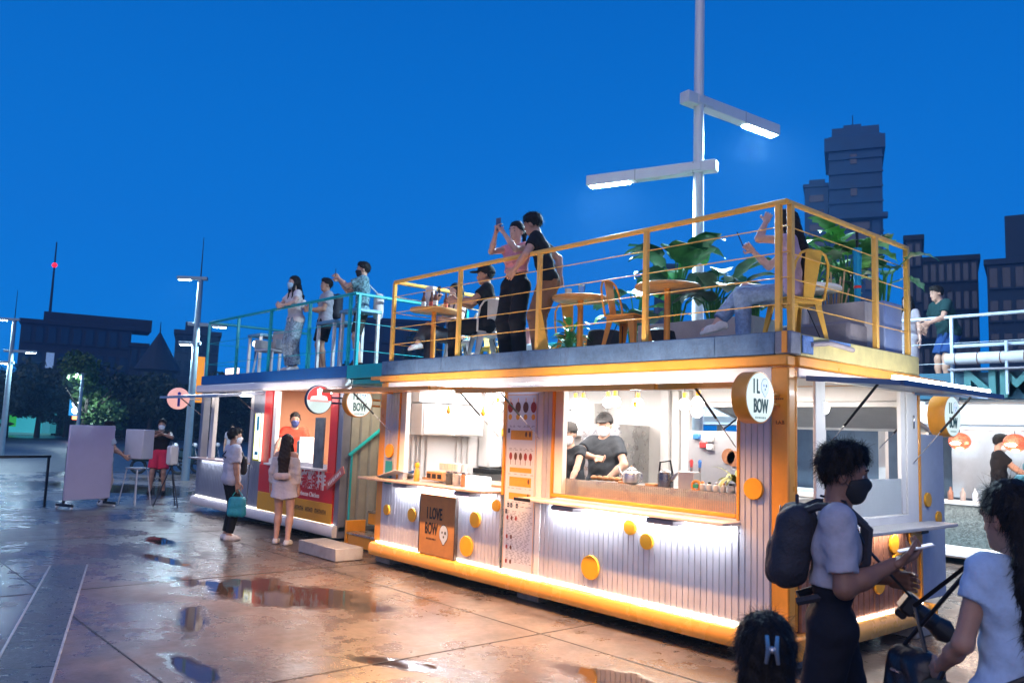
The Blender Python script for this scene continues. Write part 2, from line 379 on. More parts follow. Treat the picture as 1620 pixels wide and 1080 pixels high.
    W_ = {q: arm[q][2] + nrm(arm[q][2] - arm[q][1]) * .09 for q in 'LR'}
    # clothes
    def shirt(f, o, sleeve, hem, loose=0.):
        for i, (c, r_, w, rr) in enumerate(torso): f.cap(c - r_ * (w + loose), c + r_ * (w + loose), rr + o + (.008 if i < 2 else 0), k=.07)
        if fem:
            for q in (-1, 1): f.ell(pel + sp * .31 + rx * .066 * q + fw * .075, (.06, .056, .06), None, .05)
        if sleeve > 0:
            for q in 'LR':
                S_, e, w = arm[q]; f.cap(S_, e, .056 * af + o, .047 * af + o + loose * .5, .035, c1=min(sleeve, 1.02) if sleeve < 1 else None)
                if sleeve > 1: f.cap(e, w, .046 * af + o, .034 * af + o, .03, c1=sleeve - 1)
        f.cut(pel + sp * hem, -sp)
    if top:
        f = F(); o = top.get('o', .012); shirt(f, o, top.get('sleeve', .62), top.get('hem', -.1), top.get('loose', .008))
        if top.get('neck'): f.cut(pel + sp * (.475 - top['neck']), sp + fw * top.get('neckt', .35))
        else: f.ell(nb + sp * .045 + fw * .012, (.066, .066, .05), None, .01, sub=True)
        wr = top.get('wr', .0022); f.warp(lambda X, Y, Z: wr * (np.sin(X * 31 + Z * 47) * np.sin(Y * 37 - Z * 23) + .6 * np.sin(X * 60 - Y * 44 + Z * 71)))
        put(top.get('name', 'shirt'), f, top['mat'])
    if bottom:
        f = F(); o = bottom.get('o', .012); ln = bottom.get('len', 1.93)
        for c, r_, w, rr in torso[:2]: f.cap(c - r_ * w, c + r_ * w, rr + o * .8, k=.06)
        if bottom.get('skirt'):
            a_, b_ = pel, (leg['L'][0] + (leg['L'][1] - leg['L'][0]) * ln + leg['R'][0] + (leg['R'][1] - leg['R'][0]) * ln) / 2
            for q in (-1, 1): f.cap(a_ + hipr * .06 * q, b_ + hipr * .085 * q, .105, .12 + bottom['skirt'], .06, c1=1.)
        else:
            for q in 'LR':
                hp, k_, an = leg[q]; lo_ = bottom.get('loose', .0); f.cap(hp, k_, .09 + o, .06 + o + lo_, .03, c1=ln if ln < 1 else None)
                if ln > 1: f.cap(k_, an, .06 + o + lo_, bottom.get('cuff', .046) + o + lo_, .03, c1=ln - 1)
        f.cut(pel + sp * bottom.get('waist', .1), sp)
        f.warp(lambda X, Y, Z: .0016 * (np.sin(X * 37 + Z * 53) * np.sin(Y * 41 - Z * 27) + .7 * np.sin(Z * 75 + X * 30)))
        put(bottom.get('name', 'trousers'), f, bottom['mat'])
    if shoe:
        for q in 'LR':
            an = leg[q][2]; ft = nrm(g[q + 'ft']); hor = np.cross(ft, (0, 0, 1.)); hor = nrm(hor); un = nrm(np.cross(hor, ft)); b = an - un * .05
            f = Field(an - .26, an + .26, min(res, .011))
            f.cap(b - ft * .045, b + ft * .1, .04, .042, .03); f.cap(b + ft * .08 - un * .012, b + ft * .16 - un * .014, .038, .026, .03); f.cap(b - ft * .02, an + un * .02 - ft * .005, .044, .04, .03)
            f.cut(an - un * .083, -un); f.cut(an + un * (.0 + shoe.get('high', 0)), un)
            o_ = put('shoe', f, shoe['mat'])
            if shoe.get('sole'):
                f = Field(an - .26, an + .26, .011); f.cap(b - ft * .045, b + ft * .1, .044, .046, .03); f.cap(b + ft * .08, b + ft * .16, .042, .03, .03); f.cut(an - un * .086, -un); f.cut(an - un * .062, un)
                z = put('sole', f, shoe['sole']); z.parent = o_
    # hair
    hm_ = hairc or HAIRM()
    if hair:
        big = .2 if hair not in ('long', 'longback') else .62
        f = Field(hc - (.2, .2, big), hc + .2, min(res * .8, .011)); amp = .0045; fr = 110; strands = strands or 700
        t = {'short': .009, 'spiky': .010, 'long': .011, 'longback': .011, 'pony': .007, 'bun': .009, 'afro': .06, 'curly': .045}.get(hair, .012) * headscale
        f.ell(H(0, -.016, .04), np.array((.079, .099, .093)) * headscale + t, Rm, .02)
        if hair in ('spiky', 'short'):
            f.ell(H(.012, .03, .10), (.055, .058, .038), Rm, .03)
        n = Rm @ np.array((0, .60, -.80)); f.cut(H(0, .088, .070), n)
        if hair in ('spiky',): amp = .008; fr = 85
        if hair in ('afro', 'curly'): amp = .014; fr = 55
        if hair in ('long', 'longback'):
            L = (extra or {}).get('hairlen', .42)
            dn = nrm(-sp * 1. + np.array((0, 0, -.3)))
            for q in (-1, -.35, .35, 1):
                b0 = H(.045 * q, -.07, 0); m_ = pel + sp * .40 + rx * .055 * q - fw * (.11 if hair == 'longback' else .115); e_ = m_ + dn * (L - .2)
                f.cap(b0, m_, .042, .036, .03); f.cap(m_, e_, .036, .02, .03)
            if hair == 'long':
                for q in (-1, 1): f.cap(H(.072 * q, .0, .03), H(.075 * q, .025, -.12), .024, .022, .03); f.cap(H(.075 * q, .025, -.12), pel + sp * .33 + rx * .085 * q + fw * .1, .022, .012, .03)
        if hair == 'pony': f.cap(H(0, -.11, .05), H(0, -.16, .0), .03, .03, .02); f.cap(H(0, -.16, .0), H(0, -.15, -.16), .03, .012, .02)
        if hair == 'bun': f.ell(H(0, -.11, .085), (.045, .045, .04), Rm, .015)
        f.warp(lambda X, Y, Z: amp * np.sin(X * fr + 2 * np.sin(Z * fr * .3)) * np.sin(Y * fr * 1.1 + 1.3 * np.sin(X * fr * .4)) + amp * .5 * np.sin(Z * fr * .9 + X * fr * .5))
        V, Fc = f.mesh()
        if strands and len(Fc):
            rg = np.random.default_rng(5); ii = rg.integers(0, len(Fc), strands); cen = V[Fc[ii]].mean(1)
            nn = np.cross(V[Fc[ii, 1]] - V[Fc[ii, 0]], V[Fc[ii, 2]] - V[Fc[ii, 0]]); nn /= np.linalg.norm(nn, axis=1)[:, None] + 1e-9
            dn = np.array((0, 0, -1.)) + 0 * nn; tg = dn - nn * (nn * dn).sum(1)[:, None] + rg.normal(0, .35, nn.shape); tg /= np.linalg.norm(tg, axis=1)[:, None] + 1e-9
            Lh = (extra or {}).get('strand', .03) * rg.uniform(.5, 1.4, (strands, 1)); lift = (extra or {}).get('lift', .35); sd_ = np.cross(nn, tg); w = .0011
            p0 = cen - nn * .002; p1 = cen + (tg * .55 + nn * lift) * Lh; p2 = cen + (tg * 1.0 + nn * lift * .9) * Lh
            SV = np.stack([p0 - sd_ * w, p0 + sd_ * w, p1 + sd_ * w * .8, p1 - sd_ * w * .8, p2 + sd_ * w * .2, p2 - sd_ * w * .2], 1).reshape(-1, 3)
            b = len(V) + np.arange(strands)[:, None] * 6; SF = np.concatenate([b + (0, 1, 2, 3), b + (3, 2, 4, 5)]); V = np.concatenate([V, SV]); Fc = np.concatenate([Fc, SF])
        put('hair', (V, Fc), hm_)
    if cap_:
        f = Field(hc - .26, hc + .26, .01); f.ell(H(0, -.016, .04), np.array((.079, .099, .093)) + .02, Rm, .02); f.cut(H(0, .088, .05), Rm @ np.array((0, .12, -1.))); put('cap', f, cap_)
        f = Field(hc - .26, hc + .26, .008); f.ell(H(0, .1, .05), (.07, .1, .012), Rm, .01); f.cut(H(0, .06, .05), Rm @ np.array((0, -1., 0))); o_ = put('cap_brim', f, cap_)
    if mask:
        f = Field(hc - .16, hc + .16, min(res * .7, .009)); f.ell(H(0, .03, -.04), np.array((.064, .074, .082)) * headscale + .004, Rm, .02); f.cap(H(0, .08, -.02), H(0, .103, -.03), .010, .0145, .03); f.cap(H(-.012, .064, -.088), H(.012, .064, -.088), .026, k=.03)
        f.cut(H(0, .1, .0), Rm @ np.array((0, -.25, 1.))); f.cut(H(0, .028, 0), Rm @ np.array((0, -1., .2))); o_ = put('mask', f, mask)
        b = MB()
        for q in (-1, 1):
            for z0, z1 in ((-.005, .01), (-.07, -.02)): b.tube([H(.058 * q, .04, z0) * s, H(.076 * q, .02, (z0 + z1) / 2) * s, H(.083 * q, -.006, z1) * s], .0016, 4)
        st = b.build('mask_strap', mask, kind='stuff'); st.parent = o_
    for q in (-1, 1):
        b = MB(); b.sphere(H(.031 * q, .0715, .003) * s, .0128 * s, 10, 6); b.k = 1; b.sphere(H(.031 * q, .0780, .003) * s, .0078 * s, 8, 6); b.build('eye', [M('eye_white', (.42, .38, .36), .25, 0, 0), M('eye_iris', (.02, .012, .01), .2, 0, 0)]).parent = root
    for q in (-1, 1): b = MB(); b.tube([H(.014 * q, .096, .03) * s, H(.03 * q, .095, .035) * s, H(.047 * q, .083, .03) * s], .0032 * s, 5); b.build('eyebrow', HAIRM()).parent = root
    if not mask:
        b = MB(); b.tube([H(-.022, .086, -.06) * s, H(0, .0965, -.0585) * s, H(.022, .086, -.06) * s], [.002, .0045, .002], 6); b.build('lips', M('lips', (.35, .13, .11), .4, 0, .05)).parent = root
    A = Matrix.Translation(Vector(loc)) @ Matrix.Rotation(rz, 4, 'Z')
    root['_n'] = 0; del root['_n']
    return root, {'L': A @ Vector(W_['L'] * s), 'R': A @ Vector(W_['R'] * s), 'hc': A @ Vector(hc * s), 'M': A, 's': s, 'pel': A @ Vector(pel * s), 'SL': A @ Vector(S['L'] * s), 'SR': A @ Vector(S['R'] * s), 'chest': A @ Vector((pel + sp * .35) * s),
                  'fw': A.to_3x3() @ Vector(fw), 'sp': A.to_3x3() @ Vector(sp), 'rx': A.to_3x3() @ Vector(rx), 'Rm': A.to_3x3() @ Matrix(Rm.tolist()), 'LW': A @ Vector(arm['L'][2] * s), 'RW': A @ Vector(arm['R'][2] * s)}
# ------------------------------------------------------------------ ground
def ground_mat():
    m = bpy.data.materials.new('wet_concrete'); m.use_nodes = True; nt = m.node_tree; n = nt.nodes; l = nt.links; p = n['Principled BSDF']
    tc = n.new('ShaderNodeTexCoord')
    def noise(sc, det=6, ro=.6, mp=None):
        z = n.new('ShaderNodeTexNoise'); z.inputs['Scale'].default_value = sc; z.inputs['Detail'].default_value = det; z.inputs['Roughness'].default_value = ro
        if mp:
            q = n.new('ShaderNodeMapping'); q.inputs['Scale'].default_value = mp; l.new(tc.outputs['Object'], q.inputs[0]); l.new(q.outputs[0], z.inputs['Vector'])
        else: l.new(tc.outputs['Object'], z.inputs['Vector'])
        return z.outputs[0]
    def rng(a, x0, x1, y0, y1):
        z = n.new('ShaderNodeMapRange'); z.interpolation_type = 'SMOOTHSTEP'; l.new(a, z.inputs[0])
        for i, v in enumerate((x0, x1, y0, y1)): z.inputs[i + 1].default_value = v
        return z.outputs[0]
    def math_(op, a, b):
        z = n.new('ShaderNodeMath'); z.operation = op
        for i, v in enumerate((a, b)):
            if isinstance(v, (int, float)): z.inputs[i].default_value = v
            else: l.new(v, z.inputs[i])
        return z.outputs[0]
    # standing water: elongated pools where the slab dips, edges broken by noise
    sep = n.new('ShaderNodeSeparateXYZ'); l.new(tc.outputs['Object'], sep.inputs[0]); wet = None
    nz = noise(1.7, 7, .65); nz2 = noise(.55, 4, .5)
    for cx, cy, a, rx, ry in POOLS:
        dx = math_('SUBTRACT', sep.outputs[0], cx); dy = math_('SUBTRACT', sep.outputs[1], cy); ca, sa = math.cos(a), math.sin(a)
        u = math_('DIVIDE', math_('ADD', math_('MULTIPLY', dx, ca), math_('MULTIPLY', dy, sa)), rx); v = math_('DIVIDE', math_('SUBTRACT', math_('MULTIPLY', dy, ca), math_('MULTIPLY', dx, sa)), ry)
        d = math_('SQRT', math_('ADD', math_('MULTIPLY', u, u), math_('MULTIPLY', v, v)), 0)
        w = math_('SUBTRACT', 1.0, d); wet = w if wet is None else math_('MAXIMUM', wet, w)
    wet = math_('MAXIMUM', wet, -.55)
    pool = rng(math_('ADD', wet, math_('MULTIPLY', math_('SUBTRACT', nz, .5), 2.2)), -.12, .42, 0, 1)
    damp = rng(math_('ADD', math_('MULTIPLY', nz2, .6), math_('MULTIPLY', noise(3.1, 8, .7), .4)), .40, .60, 0, 1)
    c = n.new('ShaderNodeValToRGB'); l.new(noise(2.2, 9, .72), c.inputs[0]); e = c.color_ramp.elements
    e[0].position = .33; e[0].color = (.054, .044, .040, 1); e[1].position = .72; e[1].color = (.200, .150, .122, 1)
    mx = n.new('ShaderNodeMix'); mx.data_type = 'RGBA'; mx.blend_type = 'MULTIPLY'; l.new(math_('MULTIPLY', damp, .55), mx.inputs[0]); l.new(c.outputs[0], mx.inputs[6]); mx.inputs[7].default_value = (.45, .42, .40, 1)
    m2 = n.new('ShaderNodeMix'); m2.data_type = 'RGBA'; l.new(math_('MULTIPLY', pool, .8), m2.inputs[0]); l.new(mx.outputs[2], m2.inputs[6]); m2.inputs[7].default_value = (.03, .024, .022, 1)
    l.new(m2.outputs[2], p.inputs['Base Color'])
    r0 = math_('SUBTRACT', math_('ADD', .30, math_('MULTIPLY', noise(9, 6, .6), .22)), math_('MULTIPLY', damp, .24))
    rm = n.new('ShaderNodeMix'); rm.data_type = 'FLOAT'; l.new(pool, rm.inputs[0]); l.new(r0, rm.inputs[2]); rm.inputs[3].default_value = .025; l.new(rm.outputs[0], p.inputs['Roughness'])
    p.inputs['Specular IOR Level'].default_value = .6
    hb = math_('ADD', math_('MULTIPLY', noise(60, 4), .5), math_('MULTIPLY', noise(7, 6), 1.0))
    b = n.new('ShaderNodeBump'); b.inputs['Distance'].default_value = .012; l.new(hb, b.inputs['Height']); l.new(math_('SUBTRACT', .26, math_('MULTIPLY', pool, .25)), b.inputs['Strength']); l.new(b.outputs[0], p.inputs['Normal'])
    return m
POOLS = [(-4.85, -1.95, R(22), 1.55, .58), (-4.1, -3.1, R(-22), .75, .16), (-7.4, -2.2, R(10), .8, .16), (-1.9, -2.3, R(30), .45, .16), (-14.5, -4.5, R(5), 3.5, 1.2), (-19, .6, R(20), 3, 1.2), (-9.2, -1.7, R(0), .6, .2), (-2.6, -3.6, 0, .5, .14), (-.6, -1.2, R(10), .8, .25)]
g = MB(); g.add([(-300, -300, 0), (300, -300, 0), (300, 300, 0), (-300, 300, 0)], [(0, 1, 2, 3)]); g.build('ground', ground_mat(), kind='structure')
asph = M('asphalt', (.045, .05, .055), .45, 0, .3, 3, .3, 60)
g = MB(); g.add([(-26, -90, .004), (-26, 120, .004), (-70, 120, .004), (-70, -90, .004)], [(0, 1, 2, 3)]); g.build('road', asph, kind='structure')
jt = M('joint_dark', (.02, .017, .015), .5, 0, .3, 20)
for x in range(-26, 6, 4):
    m = MB(); m.box((x - .006, -14, .0005), (x + .006, 7.5, .0035)); m.build('ground_joint', jt, kind='structure')
for y in (-11, -7.2, -3.9, -.75):
    m = MB(); m.box((-26, y - .006, .0005), (5, y + .006, .003)); m.build('ground_joint', jt, kind='structure')
# dark drain strip with pale metal edging, lower left
strip = T('drain_strip', 'long dark stone strip with pale edging set flush in the wet paving at lower left', 'paving strip', (-5, -4.1, 0))
d = Vector((4.62, -1.36, 0)).normalized(); nn = Vector((-d.y, d.x, 0)); p0 = Vector((-7.55, -3.3, 0)); L = 7.5
for i in range(10):
    a = p0 + d * (L * i / 10 + .006); b = p0 + d * (L * (i + 1) / 10 - .006); w = .185
    m = MB(); q = [a - nn * w, b - nn * w, b + nn * w, a + nn * w]; m.add([(v.x, v.y, .004) for v in q] + [(v.x, v.y, .010) for v in q], [(4, 5, 6, 7), (0, 1, 5, 4), (1, 2, 6, 5), (2, 3, 7, 6), (3, 0, 4, 7)]); m.build('paving_slab', M('strip_stone', (.05, .055, .06), .3, 0, .3, 9, .25, 50), strip)
for sg in (-1, 1):
    a = p0 + nn * .197 * sg; b = a + d * L; o = nn * .009; m = MB(); q = [a - o, b - o, b + o, a + o]; m.add([(v.x, v.y, .003) for v in q] + [(v.x, v.y, .013) for v in q], [(4, 5, 6, 7), (0, 1, 5, 4), (1, 2, 6, 5), (2, 3, 7, 6), (3, 0, 4, 7)]); m.build('metal_edging', M('edging', (.55, .55, .52), .35, .6, .2, 12), strip)
# ------------------------------------------------------------------ shared paints
YEL = M('yellow_paint', (.80, .33, .03), .34, 0, .07, 4, .03, 30, dirt=.14, coat=.3)
YELR = M('yellow_rail', (.82, .38, .05), .24, 0, .05, 3, dirt=.05, coat=.6)
WHT = M('white_paint', (.74, .72, .70), .45, 0, .05, 4, dirt=.06)
CORR = M('lilac_cladding', (.56, .55, .58), .42, .2, .08, 3, dirt=.22)
DECKB = M('blue_steel', (.10, .18, .29), .5, .3, .3, 7, .2, 40, dirt=.5)
DOT = M('dot_yellow', (.78, .36, .015), .4, 0, .05)
WOOD = M('plank_brown', (.26, .11, .065), .5, 0, .35, 9, .25, 50, dirt=.2)
TAB = M('table_wood', (.52, .26, .08), .45, 0, .25, 7, .1, 40)
BLK = M('black_metal', (.02, .02, .022), .4, .3, .1)
STEEL = M('steel', (.55, .54, .53), .28, .9, .12, 8)
CONC = M('concrete_block', (.22, .21, .20), .8, 0, .25, 9, .3, 50)
LED = EM('led_white', (.93, .95, 1.0), 14.0)
BULB = EM('bulb_glow', (1.0, .93, .84), 22.0)
TEAL = M('teal_paint', (.012, .40, .42), .4, 0, .1, 6, dirt=.15)
def corr(name, parent, a, b, z0, z1, mat, pitch=.062, depth=.010, groove=.012, axis='x', at=0., sgn=-1):
    """upright metal cladding: flat pans between narrow recessed grooves"""
    m = MB(); n = max(1, round((b - a) / pitch)); p = (b - a) / n; pr = []
    for i in range(n):
        x = a + i * p; pr += [(x, depth * .15), (x + groove * .35, depth), (x + p - groove * .65, depth), (x + p - groove * .3, 0), (x + p - .0008, 0)]
    pr.append((b, depth * .15))
    P3 = (lambda x, d, z: (x, at + sgn * d, z)) if axis == 'x' else (lambda x, d, z: (at + sgn * d, x, z))
    vs = [P3(x, d_, z) for z in (z0, z1) for x, d_ in pr]; k = len(pr)
    m.add(vs, [(i, i + 1, k + i + 1, k + i) for i in range(k - 1)]); bk = -.012
    m.add([P3(a, bk, z0), P3(b, bk, z0), P3(b, bk, z1), P3(a, bk, z1)], [(3, 2, 1, 0)])
    return m.build(name, mat, parent, ang=20)
def flap(parent, x0, x1, w, zh, zo, mat, axis='x', base=0., sgn=-1, led=True):
    """top-hung shutter swung up as an awning, framed, with its lip"""
    P3 = (lambda u, o, z: (u, base + sgn * o, z)) if axis == 'x' else (lambda u, o, z: (base + sgn * o, u, z))
    m = MB()
    for z in (0, -.018): m.add([P3(x0, .02, zh + z), P3(x1, .02, zh + z), P3(x1, w, zo + z), P3(x0, w, zo + z)], [(0, 1, 2, 3) if z else (3, 2, 1, 0)])
    f = m.build('awning_panel', mat, parent)
    for (u0, o0, u1, o1) in ((x0, .02, x0, w), (x1, .02, x1, w), (x0, w, x1, w)):
        t = MB(); za = zh + (zo - zh) * (o0 - .02) / (w - .02); zb = zh + (zo - zh) * (o1 - .02) / (w - .02); t.tube([P3(u0, o0, za - .02), P3(u1, o1, zb - .02)], .03, 4); t.build('awning_frame', mat, f)
    return f
def strut(parent, a, b):
    a, b = Vector(a), Vector(b); c = a.lerp(b, .52); o = MB().tube([a, c], .011, 8).build('gas_strut', BLK, parent); MB().tube([c, b], .005, 6).build('strut_rod', STEEL, o)
# ------------------------------------------------------------------ kiosk A, yellow container
KA = T('container_kiosk', 'yellow framed shipping container kiosk with ribbed lilac cladding and serving windows lit white', 'kiosk', (-3, 1.2, 0))
def A(name, lo, hi, mat, bev=.005, parent=None, **kw): return bx(name, lo, hi, mat, parent or KA, bev, **kw)
for lo, hi in (((-6.06, 0, .1), (-5.9, .16, 2.38)), ((-.16, -.004, .1), (0, .1, 2.38)), ((-.1, 2.29, .1), (0, 2.41, 2.38)), ((-6.06, 2.29, .1), (-5.9, 2.41, 2.38))): A('corner_post', lo, hi, YEL, .012)
for y in (.105, .118, .131, .144): A('post_flute', (-.03, y, .3), (-.003 - (y - .105) * .3, y + .010, 2.36), YEL, .003)
m = MB()   # half-round bottom rails
def rail_profile(): return [(0, .115), (-.062, .115), (-.082, .13), (-.086, .19), (-.080, .248), (-.062, .274), (-.03, .285), (0, .287)]
pr = rail_profile(); m.add([(-6.04, y, z) for y, z in pr] + [(-.31, y, z) for y, z in pr], [(i, i + 1, 9 + i, 8 + i) for i in range(7)] + [tuple(range(8)), tuple(range(15, 7, -1))]); m.build('bottom_rail', YELR, KA, 60)
m = MB(); m.add([(-y, .3, z) for y, z in pr] + [(-y, 2.44, z) for y, z in pr], [(i, i + 1, 9 + i, 8 + i) for i in range(7)] + [tuple(range(8)), tuple(range(15, 7, -1))]); m.build('bottom_rail', YELR, KA, 60)
A('led_strip', (-5.98, -.022, .2885), (-.35, -.008, .297), EM('led_warm', (1, .9, .75), 4), 0); arealight('rail_wash', (-3.16, -.018, .318), (5.6, .016), 3.2, (1, .88, .66), (0, -.5, -1)); A('led_strip', (.008, .36, .2885), (.022, 2.38, .299), EM('led_dim', (1, .93, .85), 3), 0); arealight('rail_wash', (.018, 1.37, .318), (2.0, .016), 1.0, (1, .93, .85), (.5, 0, -1), (0, 1, 0))
A('rail_end_plate', (-.05, 2.44, .09), (.12, 2.47, .29), YELR); A('corner_foot', (-.32, -.09, .1), (.08, .31, .285), YEL, .02)
A('floor', (-6, .05, .17), (-.05, 2.36, .26), M('kiosk_floor', (.25, .24, .23), .5, 0, .2))
A('top_rail', (-6.06, -.035, 2.385), (0.004, .1, 2.475), YEL, .012); A('top_rail', (-.1, .103, 2.385), (.03, 2.41, 2.475), YEL, .012); A('top_rail', (-6.06, 2.32, 2.385), (-.103, 2.41, 2.475), YEL, .012); A('top_rail', (-6.06, .103, 2.385), (-5.96, 2.317, 2.475), YEL)
A('header', (-5.9, .005, 2.245), (-.16, .05, 2.383), WHT); A('header', (-.05, .16, 2.30), (-.006, 2.29, 2.383), WHT)
A('awning_bracket', (-6.32, -.02, 2.42), (-6.065, .03, 2.47), YEL); A('awning_bracket', (-.02, 2.415, 2.41), (.04, 3.0, 2.46), YEL)
A('deck_beam', (-6.07, -.012, 2.478), (-.12, .12, 2.668), DECKB, .008)
for x in (-5.2, -3.1, -1.2): A('beam_patch', (x, -.018, 2.49), (x + .5, -.0125, 2.66), DECKB, .003)
A('corner_casting', (-.118, -.02, 2.478), (.025, .15, 2.668), M('casting_grey', (.22, .24, .28), .5, .4, .25, 12, dirt=.4), .012); A('casting_stripe', (-.05, -.03, 2.49), (.0, -.0205, 2.665), YEL, .003)
A('deck_beam', (-.1, .152, 2.478), (.012, 2.41, 2.662), M('pale_yellow', (.50, .46, .20), .5, 0, .15, 6, dirt=.2), .008)
for y0, y1, z0, z1 in ((.17, .34, 2.50, 2.65), (.62, .98, 2.60, 2.655)): A('tarp_wrap', (.013, y0, z0), (.028, y1, z1), M('tarp_blue', (.10, .22, .5), .6, 0, .3, 20, .5, 30), .006)
MB().tube([(.03, .3, 2.58), (.034, .6, 2.62), (.034, 1.0, 2.60)], .022, 8).build('cable_bundle', M('cable_grey', (.3, .28, .3), .6), KA)
A('deck_floor', (-5.95, .125, 2.49), (-.105, 2.40, 2.575), M('deck_grey', (.16, .17, .18), .6, 0, .2, 8, .2), .004)
for a, b, z0, z1 in ((-5.9, -5.57, .288, 2.243), (-5.565, -3.48, .288, 1.09), (-2.83, -2.70, .288, 2.243), (-2.695, -.45, .288, 1.075), (-.445, -.163, .288, 2.243)): corr('cladding_panel', KA, a, b, z0, z1, CORR)
A('pillar_strip', (-2.915, -.018, .288), (-2.835, .03, 2.243), WHT); A('window_post', (-3.475, -.02, 1.09), (-3.43, .06, 2.243), YEL); A('wall_panel', (-3.43, -.004, .288), (-2.917, .03, 2.243), WHT)
A('window_trim', (-2.70, -.022, 1.12), (-2.672, .06, 2.243), YEL); A('window_trim', (-.47, -.022, 1.12), (-.44, .06, 2.243), YEL); A('window_trim', (-5.575, -.02, 1.12), (-5.56, .06, 2.243), YEL); A('window_trim', (-2.67, -.03, 1.135), (-.47, .01, 1.17), YEL)
A('window_jamb', (-5.558, .0, 1.12), (-5.44, .07, 2.243), WHT); A('window_jamb', (-2.67, .0, 1.17), (-2.55, .07, 2.243), WHT)
CTR = M('counter_grey', (.30, .25, .23), .4, 0, .2, 14, .05)
A('counter', (-6.12, -.26, 1.098), (-3.49, .32, 1.128), CTR, .006); A('counter', (-2.95, -.26, 1.083), (-.43, .3, 1.112), M('counter_pale', (.62, .56, .52), .4, 0, .1), .006); A('counter_edge', (-2.97, -.275, 1.080), (-2.72, -.262, 1.115), BLK)
for x, z in ((-5.3, 1.095), (-4.05, 1.095), (-2.45, 1.08), (-1.25, 1.08)): A('counter_bracket', (x, -.24, z - .05), (x + .3, -.06, z - .003), M('bracket_grey', (.25, .23, .25), .5, .3), .01)
for x0, x1, z in ((-5.5, -3.6, 1.09), (-2.65, -.5, 1.075)):
    A('led_strip', (x0, -.045, z - .012), (x1, -.033, z - .001), LED, 0); arealight('led_wash', ((x0 + x1) / 2, -.05, z - .02), (x1 - x0, .02), 15, (.86, .90, 1), (0, .30, -1))
for x, z, r in ((-5.73, .72, .068), (-5.15, .71, .085), (-3.89, .78, .09), (-4.03, .47, .115), (-3.53, .97, .065), (-2.09, .51, .115), (-1.6, .945, .072), (-1.4, .84, .074), (-.30, 1.39, .088), (-5.74, 1.48, .09)):
    MB().lathe([(r - .004, 0), (r, .004), (r, .024), (r - .004, .028)], n=28, X=Matrix.Translation((x, -.016, z)) @ Matrix.Rotation(R(90), 4, 'X')).build('cladding_disc', DOT, KA)
m = MB()
for x0, x1 in ((-5.52, -3.5), (-2.67, -.2)):
    for z in (.325, 1.02):
        x = x0
        while x < x1: m.lathe([(.007, 0), (.006, .004), (.001, .005)], n=6, X=Matrix.Translation((x, -.0145, z)) @ Matrix.Rotation(R(90), 4, 'X')); x += .248
m.build('screw_head', STEEL, KA, kind='stuff')
# interior shell
INW = M('inner_white', (.70, .67, .65), .5, 0, .05, 3, dirt=.05)
A('back_wall', (-5.9, 2.33, .26), (-2.72, 2.36, 2.38), INW); A('back_wall', (-2.72, 2.33, .26), (-.1, 2.36, 1.2), INW); A('back_wall', (-2.72, 2.33, 2.22), (-.1, 2.36, 2.38), INW)
A('end_wall', (-5.93, .16, .26), (-5.9, 2.33, 2.38), INW); A('ceiling', (-5.95, .055, 2.39), (-.06, 2.33, 2.42), INW, 0)
for a, b in ((-3.1, -2.98), (-2.92, -2.82), (-2.78, -2.66)): A('window_frame', (a, 2.26, .3), (b, 2.325, 2.36), WHT)
A('window_frame', (-2.66, 2.30, 2.16), (-.12, 2.325, 2.215), WHT); A('window_frame', (-2.66, 2.30, 1.2), (-.12, 2.325, 1.25), WHT)
A('inner_counter', (-2.62, .30, 1.24), (-.2, .75, 1.30), STEEL); A('display_case', (-2.62, .32, 1.05), (-.45, .36, 1.238), M('display_amber', (.75, .36, .15), .3, .1, .3, 8))
GLS = M('clear_acrylic', (.9, .93, .93), .08, 0, 0, trans=1.0)
m = MB(); n_ = 90
for i in range(n_):
    x = -2.6 + 2.1 * i / n_; m.box((x, .055, 1.14), (x + 2.1 / n_ * .8, .062, 1.33))
m.build('ribbed_guard', M('ribbed_acrylic', (.85, .82, .8), .15, 0, 0, trans=.75), KA, kind='stuff')
A('inner_counter', (-5.5, .34, 1.12), (-3.5, .85, 1.155), M('counter_wood', (.42, .25, .15), .45, 0, .2, 10), .004)
for x in (-4.9, -4.0): A('counter_leg', (x, .4, .26), (x + .05, .8, 1.118), STEEL)
# wall cupboards on the end wall, pipes, hood
for y in (.38, .92): A('cupboard', (-5.895, y, 1.70), (-5.62, y + .525, 2.12), WHT, .008); A('cupboard_door', (-5.617, y + .02, 1.72), (-5.60, y + .505, 2.10), WHT, .006); A('cupboard', (-5.895, y, 2.14), (-5.70, y + .525, 2.36), WHT, .008)
for y in (.42, .50, .56, .66, 1.18, 1.28, 1.38): MB().tube([(-5.87, y, 1.15), (-5.87, y, 1.69)], .014, 8).build('pipe', M('pipe_white', (.6, .55, .52), .4), KA)
def lightbox(x0, x1, y, z):
    A('ceiling_light', (x0, y - .05, z), (x1, y + .05, z + .09), LED, .01)
lightbox(-5.45, -5.0, .55, 2.14); lightbox(-4.5, -3.75, .6, 2.16)
arealight('ceiling_wash', (-4.6, 1.1, 2.36), (2.2, 1.2), 34, (1, .95, .92), (0, 0, -1)); arealight('ceiling_wash', (-1.6, 1.2, 2.36), (2.2, 1.6), 34, (1, .94, .89), (0, 0, -1))
